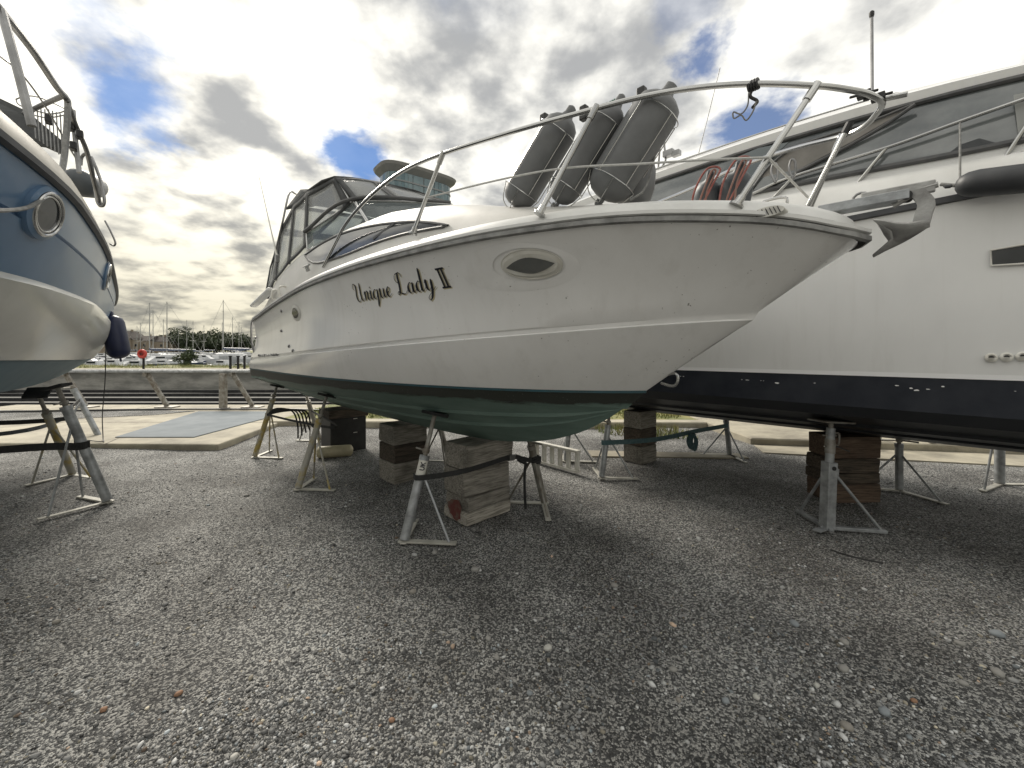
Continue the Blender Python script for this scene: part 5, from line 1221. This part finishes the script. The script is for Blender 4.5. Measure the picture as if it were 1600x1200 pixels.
# ================================================================== TIMBER BLOCKS
def timber(label, c, d, rz, m, group='timber blocks under the boats', bev=.005):
    """d: length across the keel, width along it, height"""
    nx, ny, nz = 6, 3, 3; r = random.Random(hash(label) % 999)
    bm = bmesh.new(); bmesh.ops.create_cube(bm, size=1); bmesh.ops.subdivide_edges(bm, edges=bm.edges, cuts=3, use_grid_fill=True)
    for v in bm.verts:
        v.co.x *= d[0]; v.co.y *= d[1]; v.co.z *= d[2]
        v.co += Vector((r.gauss(0, .0022), r.gauss(0, .0022), r.gauss(0, .0012)))
    bmesh.ops.bevel(bm, geom=[e for e in bm.edges if len(e.link_faces) == 2 and e.calc_face_angle() > 1.], offset=bev, segments=2, affect='EDGES')
    me = bpy.data.meshes.new('timber_block'); bm.to_mesh(me); bm.free(); me.materials.append(m)
    o = put(bpy.data.objects.new('timber_block', me)); o.location = c; o.rotation_euler = (0, 0, rz)
    return tag(o, label, 'timber block', group)
RB = math.atan2(NN.y, NN.x)
def stack(f0, rows, rz, d, names, m):
    z = 0.
    for (h, dl_, dw, drz, ofs), lab, mm in zip(rows, names, m):
        timber(lab, (f0.x+ofs[0], f0.y+ofs[1], z+h/2+.002), (d[0]*dl_, d[1]*dw, h-.007), rz+R(drz), mm); z += h
    return z
zk = hz(BTM, 2.75, 0.)
c1_ = gp(750, 806); c1_ = Vector((-.335, 4.02, 0))
hh = zk-.005
stack(c1_, [(hh*.17, 1, 1, 0, (0, 0)), (hh*.18, .97, .96, 1.6, (.006, .004)), (hh*.33, 1.0, .94, -2, (-.008, .0)), (hh*.32, 1.05, 1.0, 1.5, (.014, .01))], RB, (.54, .36), ['lowest pale timber of the nearest stack, red painted end', 'second lowest pale timber of the nearest stack', 'third timber up of the nearest stack, grey with a knot', 'top timber of the nearest stack touching the keel'], [M_wood]*4)
# worn red paint on the end grain of the two low timbers
g = G(); N_ = 18
e0 = c1_+Vector((NN.x*-.274, NN.y*-.274, 0)); ex = Vector((-NN.y, NN.x, 0))
rp_ = []
for k in range(N_):
    a = 2*math.pi*k/N_; w_ = 1+.12*math.sin(3*a+1)+.08*math.sin(7*a); rp_.append(e0+ex*(.11*math.cos(a)*w_-.0)+Vector((0, 0, hh*.165+.095*math.sin(a)*w_)))
low = [o for o in col.objects if o.get('label', '').startswith('lowest pale timber')][0]
iv = low.matrix_basis.inverted()
meshobj('red_paint', [iv @ p for p in rp_]+[iv @ (e0+Vector((0, 0, hh*.165)))], [(k, (k+1) % N_, N_) for k in range(N_)], M_redpaint, low)
c2_ = Vector((-1.37, 5.15, 0)); zk2 = hz(BTM, 4.35, 0.)-.005
stack(c2_, [(zk2*.36, 1, 1, 0, (0, 0)), (zk2*.31, 1, .98, 2, (.0, .0)), (zk2*.33, 1.02, 1., -1, (0, 0))], RB, (.44, .40), ['bottom timber of the middle stack under the cruiser', 'middle timber of the middle stack under the cruiser', 'top timber of the middle stack under the cruiser'], [M_wood, M_woodd, M_wood])
# black box under the stern with a timber on top
c3_ = Vector((-2.72, 6.62, 0)); zk3 = hz(BTM, 6.3, 0.)-.005
bx = thing('storage_box', 'black plastic box under the cruiser stern carrying a plank', 'box', c3_, RB)
G().box((0, 0, zk3*.40), (.56, .44, zk3*.79)).build('body', M_blackp, bx, bevel=.015)
for z in (.30, .52): G().box((.1, -.222, z), (.06, .006, .012)).build('latch', M_whitep, bx)
timber('timber plank on top of the black box below the stern', (c3_.x, c3_.y, zk3*.895), (.62, .46, zk3*.19), RB, M_woodd)
# yacht stacks
cA = gp(1318, 765); cA = Vector((3.60, 4.46, 0)); qA = Vector((cA.x, cA.y))-FR.O; zA = hz(BTR, qA.dot(A), qA.dot(RR))-.004
r4 = R(3)
stack(cA, [(zA*.29, 1, 1, 0, (0, 0)), (zA*.16, 1.02, 1, 1, (-.01, 0)), (zA*.22, 1.0, .98, -1, (-.01, 0)), (zA*.33, .96, 1, 0, (.01, 0))], r4, (.54, .34), ['reddish bottom timber of the stack below the yacht keel', 'thin dark timber second from the ground below the yacht keel', 'third timber up of the yacht keel stack', 'top timber of the yacht keel stack'], [M_woodr, M_woodd, M_woodd, M_woodr])
cB = Vector((1.86, 5.95, 0)); qB = Vector((cB.x, cB.y))-FR.O; zB = hz(BTR, qB.dot(A), qB.dot(RR))-.004
stack(cB, [(zB*.34, 1, 1, 0, (0, 0)), (zB*.33, 1, 1, 1, (0, 0)), (zB*.33, 1, .98, -1, (0, 0))], R(40), (.38, .30), ['bottom timber of the far stack, left of the teal strap end', 'middle timber of the far stack crossed by the teal strap', 'top timber of the far stack under the yacht stern'], [M_wood, M_woodd, M_wood])

# ================================================================== STRAPS AND SMALL THINGS
def strap(name, label, pts, m, w=.045, cat='strap'):
    P = smooth_path(pts, 6); th = thing(name, label, cat); g = G(); v = []
    for i, p in enumerate(P):
        t = (P[min(i+1, len(P)-1)]-P[max(i-1, 0)]).normalized(); sd = t.cross(Vector((0, 0, 1))).normalized()*.003
        up_ = Vector((0, 0, w/2)); v += [p-sd-up_, p-sd+up_, p+sd+up_, p+sd-up_]
    n = len(P); f = []
    for i in range(n-1):
        for k in range(4): f.append((4*i+k, 4*i+(k+1) % 4, 4*i+4+(k+1) % 4, 4*i+4+k))
    g.add(v, f).build('webbing', m, th); return th
def around(J, f, r=.05): 
    c = J(f); return c
j1 = around(J1, .78); j4 = J4(.72)
tocam = Vector((-1, -1, 0)).normalized()
blk = c1_+NN.to_3d()*0
bn = c1_+Vector((-A.x*.19, -A.y*.19, 0))                         # middle of the block's bow-side face
p1 = c1_+Vector((NN.x*-.285-A.x*.19, NN.y*-.285-A.y*.19, j1.z-.005)); p2 = c1_+Vector((NN.x*.285-A.x*.195, NN.y*.285-A.y*.195, j1.z+.02))
st = strap('ratchet_strap', 'black ratchet strap running from the nearest stand round the big timber stack', [j1+Vector((-.055, .0, 0)), j1+Vector((-.0, -.055, 0)), p1.lerp(j1, .5)+Vector((0, -.02, -.01)), p1, p1.lerp(p2, .5), p2, p2.lerp(j4, .5)+Vector((0, 0, .01)), j4+Vector((0, -.045, .03))], M_strap)
q = p2.lerp(p1, .04)+Vector((-A.x*.012, -A.y*.012, 0)); G().box(q, (.07, .03, .055), Matrix.Rotation(RB, 3, 'Z')).tube([q+Vector((0, 0, -.03)), q+Vector((.04, .03, .02))], .007, 6).build('ratchet', M_dksteel, st, bevel=.004)
q = p1.lerp(p2, .02)
th = thing('strap_tail', 'black strap tail knotted on the stand right of the timber stack', 'strap')
g = G()
for k in range(5): g.tube([j4+Vector((.055*math.cos(a), .055*math.sin(a), .02+.012*k+.01*math.sin(a*2+k))) for a in [j*math.pi/6 for j in range(12)]], .010, 6, True)
g.tube(smooth_path([j4+Vector((-.05, -.03, .05)), j4+Vector((-.13, -.06, .03)), j4+Vector((-.18, -.06, .06)), j4+Vector((-.08, -.06, .0))], 5), .016, 6)
g.build('coil', M_strap, th, True)
G().tube(smooth_path([j4+Vector((-.10, -.06, .02)), j4+Vector((-.11, -.06, -.15)), j4+Vector((-.10, -.07, -.44))], 6), .014, 6).build('tail', M_strap, th, True)
k1, k2 = K1(.70), K2(.92)
strap('ratchet_strap', 'teal strap stretched between two stands below the yacht stern', [k1+Vector((-.05, 0, 0)), k1+Vector((0, -.05, 0)), k1.lerp(k2, .35)+Vector((0, -.12, -.03)), k1.lerp(k2, .7)+Vector((0, -.03, -.02)), k2+Vector((0, -.045, 0))], M_strapg, .06)
q = k1.lerp(k2, .66)+Vector((0, -.06, -.03)); th = thing('strap_bundle', 'teal bundle of loose webbing hanging from the strap', 'strap')
g = G(); 
for k in range(4): g.tube(smooth_path([q+Vector((-.02+.015*k, -.01*k, 0)), q+Vector((-.07+.02*k, -.02, -.10)), q+Vector((-.03+.02*k, -.02, -.21-.01*k)), q+Vector((.04+.01*k, -.01, -.12)), q+Vector((.02, 0, 0))], 5), .016, 6)
g.build('loops', M_strapg, th, True)
s1 = Q1(.62)
strap('ratchet_strap', 'wide black strap round the nearest stand of the blue boat', [s1+Vector((.055, .02, 0)), s1+Vector((0, -.06, -.01)), s1+Vector((-.5, -.02, -.03)), gp(-70, 719, s1.z-.14).lerp(s1+Vector((-2.2, -.3, -.12)), 1.)], M_strap, .075)
s2 = Q2(.92); s3 = Q3(.80)
strap('ratchet_strap', 'upper dark strap between the rear stands of the blue boat', [s3, s2.lerp(s3, .5)+Vector((0, 0, -.03)), s2, s2+Vector((-2.2, -.5, .0))], M_strap, .05)
strap('ratchet_strap', 'lower grey strap between the rear stands of the blue boat', [s3+Vector((0, .03, -.04)), s2.lerp(s3, .4)+Vector((-.2, .2, -.13)), s2+Vector((-.8, .3, -.20)), s2+Vector((-2.4, .1, -.3))], mat('grey_webbing', (.10, .11, .12), rough=.8), .05)
a, b_ = J3(.75), J2(.80)
strap('ratchet_strap', 'black strap linking the two yellowed stands below the cruiser stern', [a+Vector((-.045, 0, 0)), a.lerp(b_, .5)+Vector((.05, .15, -.01)), b_+Vector((.12, .35, .02)), J6(.8)], M_strap, .03)
th = thing('rope_bundle', 'black rope bundle looped on the stand under the stern quarter', 'rope'); g = G()
for k in range(5): g.tube(smooth_path([a+Vector((.02, -.05, .0)), a+Vector((.15+.03*k, -.04, .09-.01*k)), a+Vector((.38+.05*k, -.03, .05)), a+Vector((.46+.05*k, -.03, -.14)), a+Vector((.47+.06*k, -.03, -.36+.04*k))], 6), .012, 6)
g.build('loops', M_strap, th, True)
th = thing('water_pipe', 'thin dark hose lying across the concrete behind the stands', 'hose')
G().tube(smooth_path([(-12.5, 9.9, .125), (-9, 10.3, .125), (-6, 10.35, .125), (-4.9, 10.2, .125), (-3.5, 9.9, .14), (-2.6, 9.7, .14)], 6), .022, 8).build('hose', M_blackp, th, True)
# float on the ground
fl0 = gp(494, 716)+Vector((0, 0, .085)); fl1 = gp(552, 712)+Vector((0, 0, .085))
th = thing('float', 'cream cylindrical float lying on the gravel by the black box', 'float'); L_ = (fl1-fl0).length
G().lathe(((0, .02), (.01, .055), (.03, .08), (.06, .088), (L_-.06, .088), (L_-.03, .08), (L_-.01, .05), (L_, .02)), fl0, fl1-fl0, 20).build('body', M_cream2, th, True, 60)
G().tube([fl1-Vector((.01, 0, 0)), fl1+(fl1-fl0).normalized()*.05], .014, 8).build('spigot', M_blackp, th, True)
# white ladder lying on edge
la, lb_ = gp(836, 722), gp(905, 741)
th = thing('ladder', 'white short ladder lying on its edge on the gravel behind the stands', 'ladder')
for z in (.03, .29): G().bar(la+Vector((0, 0, z)), lb_+Vector((0, 0, z)), .07, .035).build('stile', M_whitep, th, bevel=.005)
for k in range(6):
    c = la.lerp(lb_, .04+.92*k/5); G().box(c+Vector((0, 0, .16)), (.05, .05, .22), Matrix.Rotation(R(-40), 3, 'Z')).build('rung', M_whitep, th, bevel=.005)
th = thing('cable', 'short black cable lying on the gravel in front of the square stand', 'cable')
G().tube(smooth_path([gp(u, v, .012) for u, v in ((1298, 859), (1318, 866), (1345, 873), (1380, 880))], 6), .0075, 8).build('cable', M_blackp, th, True)

# ================================================================== RAILING, LIFEBUOY, MARINA, SHORE
fy = 10.85
rw = thing('flood_rail', 'grey metal rail with raking braces along the quay edge', 'railing')
G().bar((-13.5, fy, 1.06), (gp(392, 640).x*fy/gp(392, 640).y, fy, 1.06), .16, .07).build('top_rail', M_galv, rw, bevel=.01)
for u in (100, 228, 362):
    x = (u-800)/FPX*fy
    G().bar((x, fy+.02, 1.02), (x+.52, fy+.06, .12), .11, .06, up=(0, 1, 0)).build('brace', M_galvd, rw, bevel=.006)
    G().box((x+.52, fy+.06, .105), (.46, .3, .03)).build('base_plate', M_galvd, rw, bevel=.004)
    G().box((x, fy, .98), (.09, .12, .12)).build('bracket', M_galvd, rw, bevel=.005)
x = (350-800)/FPX*10.75
bo = thing('bollard', 'square grey steel post standing at the railing', 'bollard', (x, 10.72, 0))
G().box((0, 0, .52), (.14, .14, .96)).build('post', M_galvd, bo, bevel=.01); G().box((0, 0, .10), (.22, .22, .03)).build('base_plate', M_galvd, bo)
for i, u in enumerate((360, 372, 382)):
    Y = 24.9; x = (u-800)/FPX*Y; pz = thing('fence_post', ['short dark post, left of three on the far quay', 'short dark post, middle of three on the far quay', 'short dark post, right of three on the far quay'][i], 'post', (x, Y, .5), 0, 'posts on the far quay')
    G().box((0, 0, .37), (.10, .10, .76)).build('shaft', M_dk, pz, bevel=.01); G().box((0, 0, .77), (.14, .14, .05)).build('cap', M_dk, pz)
Y = 24.6; x = (222-800)/FPX*Y; zc = CAMH-(553-HV)/FPX*Y
ls = thing('lifebuoy_stand', 'red lifebuoy housing on a post at the far quay', 'lifebuoy', (x, Y, .5))
G().box((0, .1, .45), (.08, .08, .95)).build('post', M_dk, ls)
g = G(); c = Vector((0, 0, zc-.5)); g.tube([c+Vector((math.cos(a)*.21, 0, math.sin(a)*.21)) for a in [j*math.pi/12 for j in range(24)]], .075, 10, True)
g.build('ring', M_red, ls, True); G().lathe(((-.03, .2), (.05, .2)), c+Vector((0, .03, 0)), (0, 1, 0), 24).build('backplate', M_red, ls)
for dx_ in (-.045, .045): G().box(c+Vector((dx_, -.06, .0)), (.035, .02, .16)).build('slot', M_blackp, ls)

def far_motor(m_hull, m_cab):
    r = thing('moored_motor_boat', 'x', 'boat')
    L_, B = 8., 2.8; v = []; st = (0, .12, .3, .55, .8, 1)
    bt = (0.02, .55, .88, 1, 1, .95)
    for k, q in enumerate(st):
        for sg in (-1, 1):
            x = L_*q-L_/2; h = 1.5-.5*q; v += [(x, sg*B/2*bt[k], h), (x+.5*(1-q), sg*B/2*bt[k]*.8, -.1)]
    f = []
    for k in range(5):
        b0 = 4*k; f += [(b0, b0+1, b0+5, b0+4), (b0+2, b0+6, b0+7, b0+3), (b0, b0+4, b0+6, b0+2)]
    f += [(20, 21, 23, 22), (0, 2, 3, 1)]
    meshobj('hull', v, f, m_hull, r)
    g = G(); p = [(-1.8, 1.2), (-.4, 2.1), (.2, 2.7), (2.6, 2.7), (3., 1.2)]; w_ = 1.05
    g.add([(x, -w_, z) for x, z in p]+[(x, w_*1., z) for x, z in p], [(0, 1, 2, 3, 4), (9, 8, 7, 6, 5)]+[(i, i+5, (i+1) % 5+5, (i+1) % 5) for i in range(5)])
    g.build('cabin', m_cab, r)
    G().box((1.2, 0, 2.25), (2.3, 2.13, .5)).build('window_band', M_dkglass, r)
    G().tube([(2.2, 0, 2.7), (2.6, 0, 4.0)], .05, 6).build('short_mast', M_mast, r)
    return r
def far_sail(m_hull):
    r = thing('moored_sailing_yacht', 'x', 'sailing yacht')
    L_, B = 9.5, 2.9; v = []; bt = (.02, .5, .85, 1, .9, .7); st = (0, .15, .35, .55, .8, 1)
    for k, q in enumerate(st):
        for sg in (-1, 1):
            x = L_*q-L_/2; h = 1.25-.3*math.sin(q*2.2); v += [(x, sg*B/2*bt[k], h), (x+.4*(1-q)-.2*q, sg*B/2*bt[k]*.75, -.1)]
    f = []
    for k in range(5):
        b0 = 4*k; f += [(b0, b0+1, b0+5, b0+4), (b0+2, b0+6, b0+7, b0+3), (b0, b0+4, b0+6, b0+2)]
    f += [(20, 21, 23, 22), (0, 2, 3, 1)]
    meshobj('hull', v, f, m_hull, r)
    G().box((.2, 0, 1.25), (3.6, 1.7, .5)).build('coach_roof', M_far, r, bevel=.15)
    G().tube([(-.8, 0, 1.2), (-.8, 0, 10.6)], [.09, .05], 8).build('mast', M_mast, r, True)
    G().tube([(-.8, 0, 2.3), (3.2, 0, 2.2)], .16, 8).build('boom_and_sail_cover', M_farnavy, r, True)
    for z, w_ in ((5.2, .7), (8.6, .55)): G().tube([(-.8, -w_, z), (-.8, w_, z)], .03, 6).build('spreader', M_mast, r)
    for a, b_ in (((-4.6, 0, 1.1), (-.8, 0, 10.5)), ((4.6, 0, 1.0), (-.8, 0, 10.5))): G().tube([a, b_], .018, 5).build('stay', M_mast, r)
    return r
T1, T2, T3, T4 = far_motor(M_far, M_far), far_motor(M_farnavy, M_far), far_sail(M_far), far_sail(M_farnavy)
LABF = {0: 'white motor boat moored in the distant marina', 1: 'navy hulled motor boat moored in the distant marina', 2: 'white sailing yacht with tall mast in the distant marina', 3: 'navy sailing yacht with tall mast in the distant marina'}
GRF = {0: 'white motor boats in the marina', 1: 'navy motor boats in the marina', 2: 'white sailing yachts in the marina', 3: 'navy sailing yachts in the marina'}
used = set(); rf = random.Random(12)
spots = []
for u in (223, 270, 287, 260, 246, 305, 322, 350, 357, 374, 282, 367, 378, 210, 240): spots.append((u, rf.uniform(70, 150), rf.choice((2, 2, 2, 3)), rf.uniform(.85, 1.15)))
for k in range(84): spots.append((rf.uniform(140, 398), 36+80*rf.random()**.7, rf.choice((0, 0, 0, 1)), rf.uniform(.30, .52)))
for k in range(14): spots.append((rf.uniform(-20, 140) if k % 2 else rf.uniform(400, 560), rf.uniform(60, 130), rf.choice((0, 2, 0, 1)), .9))
for (u, Y, kd, sc) in spots:
    src = (T1, T2, T3, T4)[kd]
    if kd in used: src = copy_tree(src)
    used.add(kd); src.location = ((u-800)/FPX*Y, Y, -.5); src.scale = (sc, sc, sc); src.rotation_euler = (0, 0, rf.choice((0, math.pi, .3, -.25, 1.4))+rf.uniform(-.2, .2)); tag(src, LABF[kd], 'sailing yacht' if kd > 1 else 'boat', GRF[kd])
# houses and trees on the far shore
def house(label, x, y, w_, d_, h, rh, rz):
    th = thing('house', label, 'house', (x, y, .3), rz, 'houses on the far shore')
    G().box((0, 0, h/2), (w_, d_, h)).build('wall', M_brick, th)
    g = G().add([(-w_/2-.3, -d_/2-.3, h), (w_/2+.3, -d_/2-.3, h), (w_/2+.3, d_/2+.3, h), (-w_/2-.3, d_/2+.3, h), (-w_/2-.3, 0, h+rh), (w_/2+.3, 0, h+rh)], [(0, 1, 5, 4), (2, 3, 4, 5), (0, 4, 3), (1, 2, 5), (3, 2, 1, 0)])
    rf_ = g.build('roof', M_roof, th); G().box((w_*.3, 0, h+rh), (.9, .7, 1.6)).build('chimney', M_brick, rf_)
    for k in range(3):
        for z in (1.6, 4.2): G().box((-w_/2+w_*(k+.5)/3, -d_/2-.02, z), (1.1, .1, 1.3)).build('window', M_dkglass, th)
HS = [(178, 170, 9, 7., 3.2), (197, 175, 8, 6.6, 3.4), (208, 178, 7, 6.0, 3.0), (222, 182, 12, 5.6, 2.4), (240, 184, 14, 5.2, 2.6), (258, 187, 12, 5.0, 2.2), (150, 170, 10, 6.5, 3.2), (120, 172, 10, 6.2, 3.2)]
HL = ['tall gabled house behind the navy fender', 'gabled house just right of the navy fender', 'small gabled house left of the lifebuoy', 'long low house right above the lifebuoy', 'long brown roofed terrace right of the lifebuoy', 'last house of the row before the trees', 'gabled house hidden mostly by the blue boat', 'leftmost far house behind the blue boat']
for (u, Y, w_, h, rh), lab in zip(HS, HL): house(lab, (u-800)/FPX*(Y+45), Y+45, w_*1.25, 9, h*1.2, rh*1.2, rf.uniform(-.3, .3)+(1.57 if u in (197, 178, 208) else 0))
def tree_mesh(seed, R_=3.6):
    r = random.Random(seed); V = []; F = []
    cl = [Vector((r.gauss(0, 1.5), r.gauss(0, 1.5), 5.+r.gauss(0, 1.4))) for _ in range(16)]
    for c in cl:
        rad = r.uniform(1.0, 1.8)
        for k in range(110):
            d_ = Vector((r.gauss(0, 1), r.gauss(0, 1), r.gauss(0, 1))).normalized()*rad*r.uniform(.55, 1.08); p = c+d_; n_ = Vector((r.gauss(0, 1), r.gauss(0, 1), r.gauss(0, 1))).normalized(); a = n_.orthogonal().normalized()*r.uniform(.16, .34); b_ = n_.cross(a)
            i = len(V); V += [p-a, p+b_, p+a, p-b_]; F.append((i, i+1, i+2, i+3))
    me = bpy.data.meshes.new('crown'); me.from_pydata([tuple(v) for v in V], [], F); me.materials.append(M_leaf); return me
TM = [tree_mesh(k) for k in range(4)]
tk = G().tube([(0, 0, 0), (.05, 0, 2), (0, .1, 4), (.2, 0, 5.5)], [.28, .22, .16, .06], 8); 
for k in range(5): tk.tube([(0, 0, 2.5+.4*k), (math.cos(k*2.2)*1., math.sin(k*2.2)*1., 4.2+.4*k)], [.10, .03], 6)
tkm = tk.build('trunk', M_bark); tkme = tkm.data; bpy.data.objects.remove(tkm)
def tree(u, Y, s, k, label, grp='trees along the far shore'):
    th = thing('tree', label, 'tree', ((u-800)/FPX*Y, Y, .3), k*1.1, grp); th.scale = (s*1.25, s*1.25, s)
    put(bpy.data.objects.new('crown', TM[k % 4]), th); put(bpy.data.objects.new('trunk', tkme), th)
for k in range(34):
    u = 264+k*4.4 if k < 28 else 100+(k-28)*14; tree(u, rf.uniform(228, 260), rf.uniform(1.1, 1.62)*(1.15 if k in (5, 6, 12) else 1), k, 'dark green tree in the wooded line behind the marina')
tree(293, 30.0, .17, 1, 'small green tree on the bank in front of the marina', 'trees on the near bank')
tree(291, 29.5, .08, 2, 'low shrub on the bank beneath the small tree', 'trees on the near bank')

# ---- glass tower behind
tw = thing('glass_tower', 'tall glass apartment tower with overhanging oval roof behind the cruiser', 'building', (-37.6, 160.5, 0), math.atan2(19, 23.7))
def plan(a, b_, n=48, e=4.): return [Vector((math.copysign(abs(math.cos(t))**(2/e), math.cos(t))*a, math.copysign(abs(math.sin(t))**(2/e), math.sin(t))*b_)) for t in [2*math.pi*k/n for k in range(n)]]
def slab(name, pl_, z0, z1, m, parent, pl2=None):
    n = len(pl_); p2 = pl2 or pl_; return meshobj(name, [(p.x, p.y, z0) for p in pl_]+[(p.x, p.y, z1) for p in p2], [tuple(range(n-1, -1, -1)), tuple(range(n, 2*n))]+[(i, (i+1) % n, n+(i+1) % n, n+i) for i in range(n)], m, parent)
rfo = slab('roof', plan(15.2, 8.2), 69.0, 70.0, M_troof, tw, plan(15.6, 8.6)); slab('soffit', plan(13.2, 6.6), 67.2, 69.0, M_troof, rfo, plan(15.2, 8.2))
slab('core', plan(13.2, 6.3), 0, 67.3, M_tower, tw)
for k in range(12):
    z1 = 67.2-3.4*k-(0 if k < 1 else .0); a, b_ = (13.3, 6.6) if k < 2 else (14.6, 7.4)
    if k >= 2: slab('storey_core', plan(a-.25, b_-.25), z1-3.4, z1-.05, M_tower, tw)
    slab('floor_band', plan(a+.25, b_+.25), z1-3.5, z1-2.95, M_troof if k in (1,) else M_tower, tw)
    pl_ = plan(a, b_, 56)
    if k < 6:
        for i in range(56):
            p, q = pl_[i], pl_[(i+1) % 56]
            if (p.y+q.y) > 8 : continue
            d_ = (q-p); n_ = Vector((d_.y, -d_.x)).normalized()*.06; p_, q_ = p+d_*.04+n_, q-d_*.04+n_
            meshobj('glass_panel', [(p_.x, p_.y, z1-2.9), (q_.x, q_.y, z1-2.9), (q_.x, q_.y, z1-.12), (p_.x, p_.y, z1-.12)], [(0, 1, 2, 3)], M_tglass, tw)
G().tube([(-10, 0, 70), (-10, 0, 73)], .12, 6).build('roof_mast', M_mast, tw)
